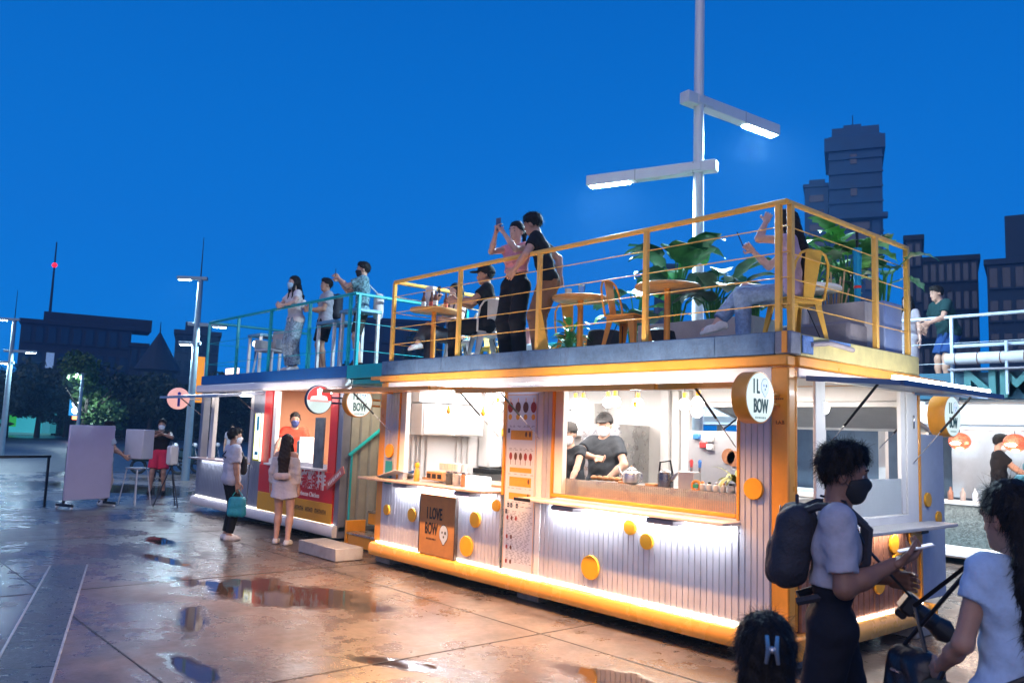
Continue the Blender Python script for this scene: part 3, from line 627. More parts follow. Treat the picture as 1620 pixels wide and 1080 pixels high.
# right-hand side: planks, window, glass, shelf
y = .165
while y < 2.28:
    w = random.uniform(.088, .1); A('plank', (-.02, y, .288), (.012 + random.uniform(-.003, .003), min(y + w, 2.29) - .011, 1.035), WOOD, .004); y += w + .002
A('side_backing', (-.045, .16, .288), (-.022, 2.29, 1.035), BLK, 0)
A('window_mullion', (-.04, .44, 1.14), (-.012, .60, 2.298), WHT); A('window_mullion', (-.05, 2.03, 1.14), (-.01, 2.12, 2.298), WHT); A('wall_panel', (-.03, 2.125, 1.04), (.006, 2.36, 2.298), WHT); A('side_trim', (.0, 2.362, .3), (.014, 2.41, 2.36), YEL)
A('panel_handle', (.007, 2.25, 1.95), (.02, 2.27, 2.08), STEEL)
A('window_sill', (-.05, .16, 1.04), (.02, 2.12, 1.135), WHT, .008); A('counter', (.022, .55, 1.03), (.30, 2.52, 1.062), M('shelf_grey', (.42, .41, .42), .4, 0, .1), .006); A('counter_bracket', (.03, .75, .98), (.2, .9, 1.028), BLK); A('counter_bracket', (.03, 1.95, .98), (.2, 2.1, 1.028), BLK)
arealight('led_wash', (.09, 1.35, 1.02), (1.5, .03), 4, (1, .86, .72), (-.35, 0, -1), (0, 1, 0)); A('led_strip', (.06, .6, 1.018), (.07, 2.1, 1.027), EM('led_dim', (1, .93, .85), 3), 0)
A('glass_pane', (-.02, .62, 1.14), (-.012, 2.02, 1.47), M('frosted_glass', (.80, .86, .88), .45, 0, .06, 3, trans=.45), 0)
for y, z, r in ((1.46, .56, .095), (1.76, .885, .085), (1.83, .70, .115), (2.1, .43, .125), (2.2, .92, .11)): MB().lathe([(r - .004, 0), (r, .004), (r, .02), (r - .004, .024)], n=28, X=Matrix.Translation((.014, y, z)) @ Matrix.Rotation(R(90), 4, 'Y')).build('cladding_disc', DOT, KA)
f = A('open_door_panel', (-.04, 2.43, .3), (.0, 2.98, 1.9), M('door_grey', (.42, .46, .55), .5, .1, .1, 6), .006)
for y, z, r in ((2.55, 1.26, .07), (2.8, 1.08, .06)): MB().lathe([(r, 0), (r, .02)], n=24, X=Matrix.Translation((.001, y, z)) @ Matrix.Rotation(R(90), 4, 'Y')).build('cladding_disc', DOT, KA)
# awnings
f1 = flap(KA, -5.75, -3.5, 1.02, 2.262, 2.225, YEL); f2 = flap(KA, -2.9, -.44, 1.12, 2.262, 2.175, YEL)
for x in (-5.72, -3.53, -2.87, -.47): strut(KA, (x, -.62, 2.2), (x, -.03, 1.72))
f3 = flap(KA, .25, 2.3, .78, 2.32, 2.27, M('awning_blue', (.10, .16, .28), .4, .2, .1), 'y', 0., 1)
A('led_strip', (.66, .35, 2.285), (.70, 2.27, 2.315), LED, 0); arealight('led_wash', (.66, 1.3, 2.25), (1.9, .03), 9, (.9, .95, 1), (-.5, 0, -1), (0, 1, 0))
for y in (.36, 2.22): strut(KA, (.55, y, 2.25), (.02, y, 1.62))
f4 = flap(KA, -2.55, -.35, 1.1, 2.26, 1.98, M('awning_white', (.62, .64, .66), .5, 0, .08), 'x', 2.41, 1)
for x in (-2.5, -.4): strut(KA, (x, 3.1, 2.08), (x, 2.42, 1.75))
for x0, x1 in ((-5.7, -3.55), (-2.85, -.5)):
    A('led_strip', (x0, -.46, 2.262), (x1, -.445, 2.272), LED, 0); arealight('led_wash', ((x0 + x1) / 2, -.44, 2.28), (x1 - x0, .03), 4.5, (1, .84, .72), (0, 1, .22)); arealight('added_ground_fill', ((x0 + x1) / 2, -.72, 2.17), (x1 - x0, .05), 74, (1, .50, .19), (0, -.3, -1), None, 155)  # the orange downward lamps are added fill to warm the paving, no fitting there
arealight('led_wash', (.42, 1.25, 2.36), (1.9, .03), 3.2, (1, .86, .74), (-1, 0, .12), (0, 1, 0))
# hanging globe bulbs with orange sockets
for x, y, z in ((-3.12, .75, 2.13), (-2.95, .7, 2.13), (-2.62, .75, 2.14), (-2.4, .62, 2.14), (-2.28, .85, 2.13), (-2.02, .5, 2.02), (-1.40, .5, 2.10), (-1.34, .62, 2.04), (-1.24, .5, 2.12), (-4.05, .38, 2.07), (-4.0, .62, 2.12), (-.12, .75, 2.08)):
    b = MB().sphere((x, y, z), .058, 16, 10).build('globe_bulb', BULB, KA); MB().cyl((x, y, z + .055), .022, .06, n=12).build('bulb_socket', YEL, b); MB().tube([(x, y, z + .11), (x, y, 2.388)], .004, 5).build('bulb_cord', BLK, b)
for x, z in ((-5.06, 2.02), (-4.35, 2.0)): MB().lathe([(.006, .08), (.02, .03), (.03, 0), (.018, -.03), (.004, -.04)], (x, .4, z), 12).build('hanging_charm', DOT, KA)
for x, y, w_ in ((-6.0, .3, 'front left corner'), (-6.0, 2.0, 'back left corner'), (-3.2, .35, 'middle of the front edge'), (-3.0, 2.0, 'middle of the back edge'), (-.25, .4, 'near front right corner'), (-.14, 2.3, 'back right corner')):
    tag(bx('concrete_block', (x - .12, y - .22, .004), (x + .22, y + .15, .097), CONC, None, .008), 'low concrete block propping up the yellow container at its ' + w_, 'block', 'blocks under the yellow kiosk')
tag(bx('gap_shade_block', (-5.8, .55, .004), (-.4, 2.2, .165), BLK, None, 0), 'black box standing for the shade in the gap under the yellow container', 'skirt')  # black box put in as the shade of the open gap below
# ------------------------------------------------------------------ signs on kiosk A
FACEM = EM('sign_face', (.80, .97, .90), .34); INK = M('ink_green', (.005, .10, .10), .5, 0, 0); INKK = M('ink_black', (.012, .011, .01), .5, 0, 0)
def ghost(X, r, parent, ink, face):   # small round face emblem: pale drop with two dots for eyes and a nose
    n = 20; pts = [(math.cos(a) * r * (.82 if True else 1), math.sin(a) * r) for a in [2 * math.pi * i / n for i in range(n)]]
    pts = [(x, y) if y > -.75 * r else (x * .55, y * 1.25) for x, y in pts]
    def flat(P, z, nm, mat): MB().add([tuple(X @ Vector((x, y, z))) for x, y in P], [tuple(range(len(P)))]).build(nm, mat, parent)
    flat([(x * 1.08, y * 1.08) for x, y in pts], .0012, 'emblem_outline', ink); flat(pts, .002, 'emblem', face)
    for cx, cy, q in ((-.28, .15, .13), (.32, .12, .17), (.02, -.35, .13)): flat([(cx * r + math.cos(a) * r * q, cy * r + math.sin(a) * r * q * 1.2) for a in [2 * math.pi * i / 10 for i in range(10)]], .003, 'emblem_dot', ink)
def fine_line(X, w, h, mat, parent, n=9):   # a line of print too small to read
    m = MB(); rg_ = random.Random(n)
    for i in range(n):
        a = -w / 2 + w * i / n; b_ = a + w / n * rg_.uniform(.5, .8)
        m.add([tuple(X @ Vector(p)) for p in ((a, -h / 2, 0), (b_, -h / 2, 0), (b_, h / 2, 0), (a, h / 2, 0))], [(0, 1, 2, 3)])
    return m.build('fine_print', mat, parent, kind='stuff')
def round_sign(label, c, r, th, post, nx=1, drum=YEL, text_on=True):
    c = Vector(c); S_ = T('round_sign', label, 'sign', c)
    Xd = Matrix.Translation(c - Vector((th * nx, 0, 0))) @ Matrix.Rotation(R(90 * nx), 4, 'Y')
    MB().lathe([(r - .004, 0), (r, .004), (r, th - .004), (r - .003, th)], n=40, X=Xd).build('drum', drum, S_)
    MB().lathe([(r - .012, th + .0005), (r - .014, th + .004)], n=40, X=Xd).build('lit_face', FACEM, S_)
    for dz in (-.04, .04): MB().tube([(c.x - th / 2, c.y + r * .9, c.z + dz), (c.x - th / 2, post, c.z + dz)], .014, 6).build('bracket_arm', drum, S_)
    X = frame(c + Vector((.0055, 0, 0)), (0, 1, 0), (0, 0, 1))
    if text_on:
        text('I L', .155, X @ Matrix.Translation((-.06, .078, 0)), INK, S_, sx=.55, bold=.003); text('BOW', .15, X @ Matrix.Translation((0.0, -.07, 0)), INK, S_, sx=.55, bold=.003)
        ghost(X @ Matrix.Translation((.055, .085, 0)), .06, S_, M('emblem_grey', (.25, .4, .5), .5), M('emblem_pale', (.75, .9, .95), .5, 0, 0, emit=(.75, .9, 1), es=.3))
        fine_line(X @ Matrix.Translation((0, -.155, 0)), .15, .014, M('ink_soft', (.15, .32, .28), .5, 0, 0), S_)
    return S_
round_sign('round lit I LOVE BOW drum sign beside the near yellow corner post', (-.02, -.38, 2.11), .20, .13, -.01)
round_sign('round lit BOW drum sign above the orange stairs', (-6.0, -.36, 2.10), .20, .12, -.01)
round_sign('narrow oval looking lit drum sign seen past the wooden side of the yellow kiosk', (.06, 3.08, 2.10), .215, .17, 2.9)
# cardboard-brown board
sb = T('sign_board', 'brown I LOVE BOW board standing against the lilac cladding', 'sign', (-4.57, -.05, .29))
bx('board', (-4.93, -.062, .29), (-4.23, -.02, 1.0), M('board_brown', (.40, .185, .055), .6, 0, .15, 8, .1), sb, .004)
for x in (-4.945, -4.228): bx('frame_bar', (x, -.066, .285), (x + .014, -.018, 1.005), M('frame_dark', (.05, .035, .03), .5), sb)
X = frame((-4.58, -.0635, .65), (1, 0, 0), (0, 0, 1))
text('I LOVE', .19, X @ Matrix.Translation((-.05, .12, 0)), INKK, sb, sx=.56, bold=.004); text('BOW', .19, X @ Matrix.Translation((-.105, -.06, 0)), INKK, sb, sx=.56, bold=.004); fine_line(X @ Matrix.Translation((-.1, -.175, 0)), .2, .022, INKK, sb)
ghost(X @ Matrix.Translation((.15, -.09, 0)), .1, sb, INKK, M('emblem_blue', (.45, .55, .68), .5))
text('LAB', .045, frame((-.075, -.0065, 1.93), (1, 0, 0), (0, 0, 1)), M('decal_brown', (.2, .08, .02), .6, 0, 0), KA); fine_line(frame((-.085, -.0065, 2.12), (1, 0, 0), (0, 0, 1)), .09, .012, M('decal_brown'), KA, 5)
# menu panel
mn = T('menu_board', 'tall pale menu panel with ice lollies and orange price boxes between the two serving windows', 'menu', (-3.17, -.01, 1.2))
bx('panel', (-3.42, -.016, .30), (-2.925, -.006, 2.2), M('menu_paper', (.62, .64, .70), .5, 0, .04), mn, .002)
ORG = M('print_orange', (.75, .33, .04), .6, 0, .1, 60); RED = M('print_red', (.30, .035, .03), .6, 0, .1, 60); DRK = M('print_dark', (.06, .07, .10), .6, 0, 0); BRN = M('print_brown', (.14, .05, .03), .6, 0, .1, 60)
def pq(name, x0, x1, z0, z1, mat, y=-.0175): MB().add([(x0, y, z0), (x1, y, z0), (x1, y, z1), (x0, y, z1)], [(0, 1, 2, 3)]).build(name, mat, mn)
for x0, x1, z0, z1 in ((-3.412, -3.405, .31, 2.19), (-2.94, -2.933, .31, 2.19), (-3.405, -2.94, 2.183, 2.19)): pq('print_border', x0, x1, z0, z1, ORG)
def blob(x, z, rx, rz, mat, nm='lolly_print'):
    MB().add([(x + math.cos(a) * rx, -.0178, z + math.sin(a) * rz) for a in [2 * math.pi * i / 12 for i in range(12)]], [tuple(range(12))]).build(nm, mat, mn)
for i in range(4):
    x = -3.36 + i * .125; blob(x, 2.05, .045, .06, (RED, BRN, BRN, RED)[i]); pq('stick_print', x - .006, x + .006, 2.10, 2.15, ORG); blob(x, 1.945, .03, .032, ORG, 'bun_print')
for z0, z1, n in ((1.70, 1.80, 2), (1.35, 1.40, 0), (1.20, 1.30, 1), (1.06, 1.13, 1)):
    pq('price_box', -3.34, -2.99, z0, z1, ORG)
    for k in range(n): blob(-3.03 - .06 * k, (z0 + z1) / 2 + .01, .016, .03, BRN)
for i in range(5): x = -3.33 + i * .08; blob(x, 1.52, .025, .042, (RED, BRN, BRN, RED, RED)[i]); pq('stick_print', x - .004, x + .004, 1.43, 1.48, BRN)
for z, n in ((.86, 3), (.66, 2), (.55, 2), (.40, 2)):
    for k in range(n): blob(-3.35 + k * .07, z, .016, .024, (RED, BRN)[k % 2])
rg = random.Random(3)
m = MB()
for z in [1.845, 1.835, 1.60, 1.585, 1.325, 1.175, 1.03, .99, .985] + [.93 - i * .016 for i in range(34)]:
    x = -3.36
    while x < -2.98:
        w = rg.uniform(.012, .05); m.add([(x, -.0176, z), (x + w, -.0176, z), (x + w, -.0176, z + .007), (x, -.0176, z + .007)], [(0, 1, 2, 3)]); x += w + rg.uniform(.008, .06)
m.build('small_print', M('print_grey', (.28, .30, .36), .6, 0, 0), mn, kind='stuff')
for x, z in ((-3.39, 1.80), (-3.36, 1.0), (-3.31, 1.0), (-3.22, 1.0), (-3.39, .93)): pq('heading_print', x, x + .035, z - .03, z + .02, DRK)
# ------------------------------------------------------------------ things on and behind the counters
PLAS = M('white_plastic', (.75, .73, .70), .4, 0, .04); ORGP = M('orange_plastic', (.80, .30, .05), .35, 0, .08)
b = T('squeeze_bottle', 'orange squeeze bottle standing on the left counter', 'bottle', (-5.1, -.02, 1.128)); MB().lathe([(.035, 0), (.038, .01), (.036, .12), (.02, .16), (.02, .17)], (-5.1, -.02, 1.128), 16).build('bottle_body', ORGP, b); MB().lathe([(.022, .17), (.03, .185), (.03, .21), (.016, .235)], (-5.1, -.02, 1.128), 14).build('cap', DOT, b)
b = T('menu_card', 'white and orange menu card propped open at the left end of the counter', 'menu card', (-5.6, .05, 1.13)); bx('card', (-5.85, -.15, 1.16), (-5.4, .22, 1.168), PLAS, b); bx('card_print', (-5.7, -.12, 1.1685), (-5.62, .2, 1.1695), ORGP, b); b.rotation_euler = (R(-12), R(-14), 0)
bx('ribbon', (-5.43, .05, 1.17), (-5.28, .12, 1.178), M('ribbon_blue', (.05, .2, .6), .5), b)
b = T('card_box', 'brown card box of dip pots beside the orange squeeze bottle', 'box', (-4.8, .12, 1.155)); bx('box', (-5.0, .05, 1.156), (-4.66, .25, 1.26), M('kraft', (.40, .22, .10), .7, 0, .15), b)
for i in range(3): bx('window_slot', (-4.98 + i * .11, .045, 1.18), (-4.90 + i * .11, .0495, 1.235), BLK, b)
for i in range(2):
    for j, od in enumerate(('first', 'second', 'third', 'fourth', 'fifth', 'sixth', 'last')): tag(MB().lathe([(.038, 0), (.045, .09), (.047, .092)], (-5.0 + j * .052, .30 + .1 * i, 1.27), 14, cap=False).build('paper_cup', M('cup_white', (.8, .78, .75), .5, 0, .03)), od + ' white cup from the left in the %s row behind the card box' % ('front', 'back')[i], 'cup', 'cups in a double row on the left counter')
tag(bx('glowing_price_box', (-4.02, -.1, 1.13), (-3.66, .0, 1.27), EM('box_glow', (.95, .97, 1), 1.2), None, .01), 'glowing white box at the right end of the left counter', 'light box')
for i, (x, c, l) in enumerate(((-4.5, (.1, .11, .12), 'dark canister on the left counter, next to the card box'), (-4.36, (.55, .55, .55), 'steel canister on the left counter, next to the orange label'), (-4.2, (.6, .25, .12), 'red labelled jar on the left counter beside the glowing box'))):
    b = T('canister', l, 'canister', (x, .05, 1.128)); MB().lathe([(.05, 0), (.055, .01), (.055, .13), (.045, .14)], (x, .05, 1.128), 16).build('canister_body', M('can%s' % 'abc'[i], c, .3, .3, .05), b); MB().lathe([(.05, .141), (.052, .16), (.01, .165)], (x, .05, 1.128), 16).build('lid', STEEL, b)
b = T('dispenser', 'tall white ice dispenser column with an orange tag near the inner wall', 'dispenser', (-5.3, 1.75, 1.15)); bx('column', (-5.88, 1.56, 1.25), (-5.62, 1.82, 1.95), PLAS, b, .03); bx('column', (-5.88, 1.84, 1.25), (-5.62, 2.05, 1.9), PLAS, b, .03); bx('tag', (-5.615, 1.78, 1.72), (-5.61, 1.83, 1.82), DOT, b); bx('base', (-5.89, 1.5, 1.18), (-5.5, 2.1, 1.248), BLK, b)
b = T('wall_fan', 'small blue daisy shaped fan on the inner wall', 'fan', (-5.0, 2.3, 1.7))
for i in range(10): a = i * .628; MB().sphere((-5.85 + .0, 2.1, 1.6), .035, 8, 6, (.3, 1, .5), Matrix.Translation((0, math.cos(a) * .055, math.sin(a) * .055)) @ Matrix.Rotation(a, 4, 'X')).build('petal', M('fan_blue', (.02, .18, .55), .4), b)
MB().sphere((-5.84, 2.1, 1.6), .03, 10, 6).build('hub', PLAS, b)
for i, (x, c) in enumerate(((-4.35, (.45, .12, .2)), (-4.24, (.6, .3, .1)), (-4.12, (.2, .1, .25)))):
    b = T('syrup_bottle', ('pink', 'amber', 'purple')[i] + ' syrup bottle on the shelf by the yellow window post', 'bottle', (x, 1.6, 1.16)); MB().lathe([(.035, 0), (.038, .15), (.014, .21), (.014, .27)], (x, 1.3, 1.22), 12).build('glass', M('syrup%s' % 'abc'[i], c, .15, 0, .05), b); MB().lathe([(.016, .27), (.016, .3)], (x, 1.3, 1.22), 10).build('pump', YEL, b)
tag(bx('shelf_unit', (-4.6, 1.2, .26), (-3.9, 1.5, 1.215), STEEL, None, .005), 'steel shelf unit below the syrup bottles', 'shelf')
# right bay: fridge, hood, cupboards, kettles, pots, plant
b = T('fridge', 'tall steel fridge behind the two kitchen workers', 'fridge', (-3.6, 2.1, .26)); bx('cabinet', (-4.0, 1.75, .262), (-3.32, 2.32, 1.92), STEEL, b, .01); bx('door', (-3.98, 1.725, .4), (-3.67, 1.748, 1.62), STEEL, b, .008); bx('door', (-3.65, 1.725, .4), (-3.34, 1.748, 1.5), STEEL, b, .008); bx('handle', (-3.7, 1.70, 1.4), (-3.69, 1.723, 1.6), BLK, b); bx('notice', (-3.9, 1.72, 1.6), (-3.75, 1.7245, 1.74), PLAS, b)
b = T('wall_cupboard', 'white wall cupboard with black hinges above the workers', 'cupboard', (-4.7, 2.2, 1.9)); bx('carcass', (-5.45, 2.05, 1.76), (-4.05, 2.32, 2.2), WHT, b, .006)
for x in (-5.43, -4.97, -4.51): bx('door', (x, 2.03, 1.78), (x + .44, 2.048, 2.18), WHT, b, .006); bx('hinge', (x + .02, 2.02, 2.1), (x + .07, 2.029, 2.12), BLK, b); bx('hinge', (x + .02, 2.02, 1.82), (x + .07, 2.029, 1.84), BLK, b)
b = T('teapot', 'round steel teapot with a long spout on the inner counter', 'teapot', (-1.98, .42, 1.30)); MB().lathe([(.05, 0), (.085, .02), (.095, .07), (.08, .12), (.05, .14), (.055, .15), (.02, .17), (.015, .19)], (-1.98, .42, 1.30), 24).build('pot', STEEL, b); MB().tube([(-2.06, .42, 1.34), (-2.13, .42, 1.41), (-2.16, .42, 1.47)], [.022, .014, .01], 8).build('spout', STEEL, b); MB().tube([(-1.9, .42, 1.42), (-1.85, .42, 1.42), (-1.84, .42, 1.36), (-1.88, .42, 1.33)], .009, 8).build('handle', STEEL, b)
b = T('jug_kettle', 'dark wire handled kettle on the inner counter beside the steel teapot', 'kettle', (-1.55, .42, 1.30)); MB().lathe([(.075, 0), (.078, .12), (.07, .15), (.05, .16), (.015, .18)], (-1.55, .42, 1.30), 22).build('kettle_body', M('kettle_dark', (.18, .18, .18), .25, .8), b); MB().tube([(-1.63, .42, 1.44), (-1.62, .42, 1.54), (-1.5, .42, 1.56), (-1.47, .42, 1.44)], .01, 8).build('handle', BLK, b); MB().tube([(-1.48, .42, 1.38), (-1.40, .42, 1.46)], [.02, .01], 8).build('spout', STEEL, b)
tag(bx('napkin_holder', (-1.36, .36, 1.30), (-1.18, .46, 1.47), M('brushed', (.6, .58, .55), .4, .5), None, .006), 'upright silver grey napkin holder on the inner counter', 'napkin holder')
b = T('utensil_panel', 'clear panel hung with gadgets and round wooden lids in the back window', 'panel', (-1.2, .9, 1.5)); bx('sheet', (-1.62, .86, 1.32), (-1.0, .87, 1.86), M('panel_clear', (.75, .75, .78), .3, 0, 0, trans=.4), b, 0)
for x, z, c in ((-1.5, 1.8, (.05, .2, .5)), (-1.42, 1.72, (.6, .05, .05)), (-1.34, 1.78, (.7, .7, .7)), (-1.34, 1.7, (.7, .7, .7))): bx('gadget', (x - .04, .82, z - .03), (x + .04, .858, z + .03), M('gad%d' % int(c[0] * 100 + c[1] * 10), c, .4), b, .008)
for x, z in ((-1.14, 1.62), (-1.08, 1.60)): MB().cyl((x, .85, z), .075, .02, 'y', 24).build('wooden_lid', M('lid_wood', (.45, .2, .1), .5, 0, .2, 12), b)
for x, c, l in ((-1.46, (.6, .05, .05), 'red'), (-1.36, (.05, .2, .6), 'blue')): b = T('soda_tap', l + ' handled tap above the silver napkin holder', 'tap', (x, .7, 1.3)); MB().tube([(x, .7, 1.302), (x, .7, 1.5)], .012, 8).build('tap_stem', STEEL, b); MB().lathe([(.014, 0), (.018, .06), (.01, .075)], (x, .7, 1.5), 10).build('tap_handle', M('tap_' + l, c, .4), b)
def leaf_strip(m, base, dirv, L, w, droop, n=6, fold=.0, up=Vector((0, 0, 1))):
    d = Vector(dirv).normalized(); p = Vector(base); side = d.cross(up); side = side.normalized() if side.length > 1e-3 else Vector((1, 0, 0)); o = len(m.v); vs = []; fs = []
    for i in range(n + 1):
        t = i / n; ww = w * (math.sin(math.pi * min(1, (t * .93 + .07))) ** .75) + .002
        nrm_ = side.cross(d); vs += [p - side * ww + nrm_ * fold * ww, p, p + side * ww + nrm_ * fold * ww]
        p = p + d * (L / n); d = (d - Vector((0, 0, 1)) * droop / n).normalized()
    for i in range(n):
        for k in (0, 1): fs.append((i * 3 + k, i * 3 + k + 1, i * 3 + k + 4, i * 3 + k + 3))
    m.add(vs, fs); return p
b = T('counter_plant', 'yellow green fern in a small pot at the right end of the inner counter', 'plant', (-.78, .45, 1.30)); MB().lathe([(.045, 0), (.06, .09), (.055, .09)], (-.78, .45, 1.30), 16).build('pot', STEEL, b)
for i in range(22):
    m = MB(); a = rg.uniform(0, 6.28); leaf_strip(m, (-.78, .45, 1.39), (math.cos(a), math.sin(a), rg.uniform(.6, 1.6)), rg.uniform(.18, .30), .022, rg.uniform(1.2, 2.4), 6, .2); m.build('frond', M('fern', (.30, .30, .03), .5, 0, .25, 20), b)
for i in range(7):
    x = -1.08 + i * .075; b = T('sauce_pot', ('first', 'second', 'third', 'fourth', 'fifth', 'sixth', 'last')[i] + ' small pot, counted from the left, in the row on the tray below the fern', 'pot', (x, .36, 1.305), 'small pots on the tray below the fern'); MB().lathe([(.022, .007), (.028, .02), (.026, .06), (.014, .07)], (x, .36, 1.305), 12).build('jar', PLAS, b); MB().lathe([(.016, .07), (.016, .085), (.004, .09)], (x, .36, 1.305), 10).build('lid', (ORGP, BLK, STEEL)[i % 3], b)
tag(bx('tray', (-1.12, .31, 1.301), (-.55, .41, 1.311), BLK, None), 'flat black tray under the row of small pots', 'tray')
b = T('tape_roll', 'orange and green tape roll on the inner counter', 'tape', (-1.2, .36, 1.30)); MB().tube([(-1.15 + .045 * math.cos(a), .36, 1.345 + .045 * math.sin(a)) for a in [i * .3 for i in range(21)]], .014, 8, closed=True).build('ring', ORGP, b); bx('core', (-1.18, .345, 1.33), (-1.12, .375, 1.36), M('core_green', (.05, .4, .25), .5), b)
for i in range(9):
    x = -2.52 + i * .055; tag(MB().sphere((x, .45 + .03 * (i % 3), 1.335), .034, 10, 6, (1.2, 1, .75)).build('bread_bun', M('bun', (.42, .2, .08), .6, 0, .3, 30)), 'browned bread bun heaped in front of the workers', 'bun', 'bread buns heaped on the inner counter')
for x in (-2.1, -1.75): tag(bx('serving_box', (x, .35, 1.301), (x + .12, .47, 1.33), M('kraft2', (.55, .28, .12), .6), None), 'flat tan food box lying by the ' + ('bun heap' if x < -2 else 'dark kettle'), 'food box')
# ------------------------------------------------------------------ deck railings
def railing(label, segs, z0, zt, paint, posts, cables, pr_=.024, wide=()):
    r_ = T('railing', label, 'railing', (*segs[0], z0))
    for a, b_ in zip(segs[:-1], segs[1:]): MB().tube([(*a, zt), (*b_, zt)], .027, 6).build('top_rail', paint, r_)
    for x, y in posts: bx('post', (x - pr_, y - pr_, z0), (x + pr_, y + pr_, zt - .01), paint, r_, .004)
    for x, y in wide: MB().prism([(y - .02, z0), (y + .16, z0), (y + .03, z0 + .42), (y - .02, z0 + .42)], x - .02, x + .02, 'x').build('gusset', paint, r_)
    for z in cables:
        for a, b_ in zip(segs[:-1], segs[1:]): MB().tube([(*a, z), (*b_, z)], .0055, 5).build('cable', paint, r_)
    return r_
zA = 2.578
RLY = M('railing_yellow', (.88, .50, .09), .35, 0, .08, 7, dirt=.1)
railing('yellow tube railing with thin cables round the deck of the yellow kiosk', [(-5.93, 2.3), (-5.93, .05), (-.05, .05), (-.05, 2.32)], 2.672, 3.755, RLY, [(-5.93, .05), (-4.46, .05), (-3.03, .05), (-1.53, .05), (-.12, .05), (-.05, .12), (-.05, 1.62), (-.05, 2.3), (-5.93, 1.2), (-5.93, 2.3)], (2.90, 3.12, 3.33, 3.55), wide=((-3.03, .05),))
# ------------------------------------------------------------------ kiosk B, blue-topped
KB = T('container_kiosk', 'white framed shipping container kiosk with a blue roof band and a red chicken banner', 'kiosk', (-10.6, 1.5, 0)); BX0, BX1, BY = -13.5, -7.66, .35
def B(name, lo, hi, mat, bev=.005, **kw): return bx(name, lo, hi, mat, KB, bev, **kw)
BLU = M('blue_band', (.015, .10, .30), .45, .1, .15, 6, dirt=.2); REDP = M('red_paint', (.60, .025, .02), .4, 0, .08); SIL = M('silver_clad', (.22, .24, .30), .4, .3, .1, 4)
B('roof_band', (BX0 - .05, BY - .02, 2.52), (BX1 + .05, BY + .12, 2.70), BLU); B('roof_deck', (BX0, BY + .125, 2.55), (BX1, BY + 2.4, 2.68), M('deck_dark', (.1, .12, .14), .6)); B('top_rail', (BX0 - .25, BY - .05, 2.36), (BX1 + .02, BY + .1, 2.515), WHT, .03)
for x in (BX0, BX1 - .14): B('corner_post', (x, BY, .1), (x + .14, BY + .14, 2.355), SIL); B('corner_post', (x, BY + 2.26, .1), (x + .14, BY + 2.4, 2.515), SIL)
m = MB(); m.add([(BX0, BY + y, z) for y, z in pr] + [(BX1, BY + y, z) for y, z in pr], [(i, i + 1, 9 + i, 8 + i) for i in range(7)] + [tuple(range(8)), tuple(range(15, 7, -1))]); m.build('bottom_rail', WHT, KB, 60)
B('floor', (BX0, BY + .02, .2), (BX1, BY + 2.38, .27), M('floor_b', (.2, .2, .2), .5)); B('ceiling', (BX0, BY + .1, 2.40), (BX1, BY + 2.38, 2.43), WHT, 0)
corr('cladding_panel', KB, BX0 + .14, -10.95, .29, 1.02, SIL, at=BY, pitch=.08); corr('cladding_panel', KB, -10.9, -10.45, .29, 2.35, SIL, at=BY, pitch=.08); B('window_post', (-12.95, BY, 1.06), (-12.78, BY + .08, 2.35), WHT); B('window_post', (-11.05, BY, 1.06), (-10.93, BY + .08, 2.35), WHT)
B('counter', (BX0 + .1, BY - .22, 1.03), (-10.95, BY + .2, 1.06), M('counter_b', (.5, .38, .36), .4)); B('red_frame', (-10.42, BY - .02, 1.06), (-10.12, BY + .06, 2.35), REDP); B('red_frame', (-8.03, BY - .02, .29), (BX1 - .14, BY + .06, 2.35), REDP); B('pale_post', (-10.1, BY, 1.06), (-9.98, BY + .08, 2.35), WHT)
ban = T('banner', 'red and yellow banner lettered for barbecue chicken below the counter of the blue topped kiosk', 'banner', (-9.2, BY - .03, .3)); bx('red_sheet', (-10.44, BY - .035, .60), (-7.8, BY - .02, 1.07), REDP, ban); bx('yellow_sheet', (-10.44, BY - .036, .29), (-7.8, BY - .02, .598), M('banner_yellow', (.68, .33, .02), .5, 0, .05), ban)
X = frame((-8.62, BY - .038, .90), (1, 0, 0), (0, 0, 1)); text('炭烤雞排', .30, X, PLAS, ban, bold=.006, sp=1.0); text('Barbecue Chicken', .10, X @ Matrix.Translation((.05, -.21, 0)), PLAS, ban, bold=.002)
m = MB()
for i in range(17):
    if i in (5, 10): continue
    x = -9.0 + i * .062
    for (a, b_, c, d_) in ((0, .012, 0, .07), (.032, .044, 0, .07), (.012, .032, .058 if i % 2 else .03, .07 if i % 2 else .042)): m.add([(x + a, BY - .0385, .42 + c), (x + b_, BY - .0385, .42 + c), (x + b_, BY - .0385, .42 + d_), (x + a, BY - .0385, .42 + d_)], [(0, 1, 2, 3)])
m.build('small_lettering', INKK, ban, kind='stuff')
B('service_counter', (-10.1, BY - .12, 1.075), (-8.04, BY + .35, 1.11), WHT); B('counter_front', (-10.1, BY - .028, 1.072), (-8.04, BY - .012, 1.18), WHT)
ORW = M('orange_wall', (.62, .30, .16), .6, 0, .06, 3)
B('back_wall', (-10.95, BY + 2.36, .27), (BX1 - .1, BY + 2.39, 2.4), ORW); B('partition', (-10.9, BY + .15, .27), (-10.86, BY + 2.35, 2.4), ORW); B('side_wall', (BX1 - .12, BY + .15, .27), (BX1 - .085, BY + 2.25, 2.36), WHT); corr('cladding_panel', KB, BY + .145, BY + 2.255, .12, 2.5, M('end_metal', (.36, .37, .34), .45, .2, .12, 4, dirt=.2), axis='y', at=BX1 - .05, sgn=1, pitch=.17, depth=.04, groove=.06)
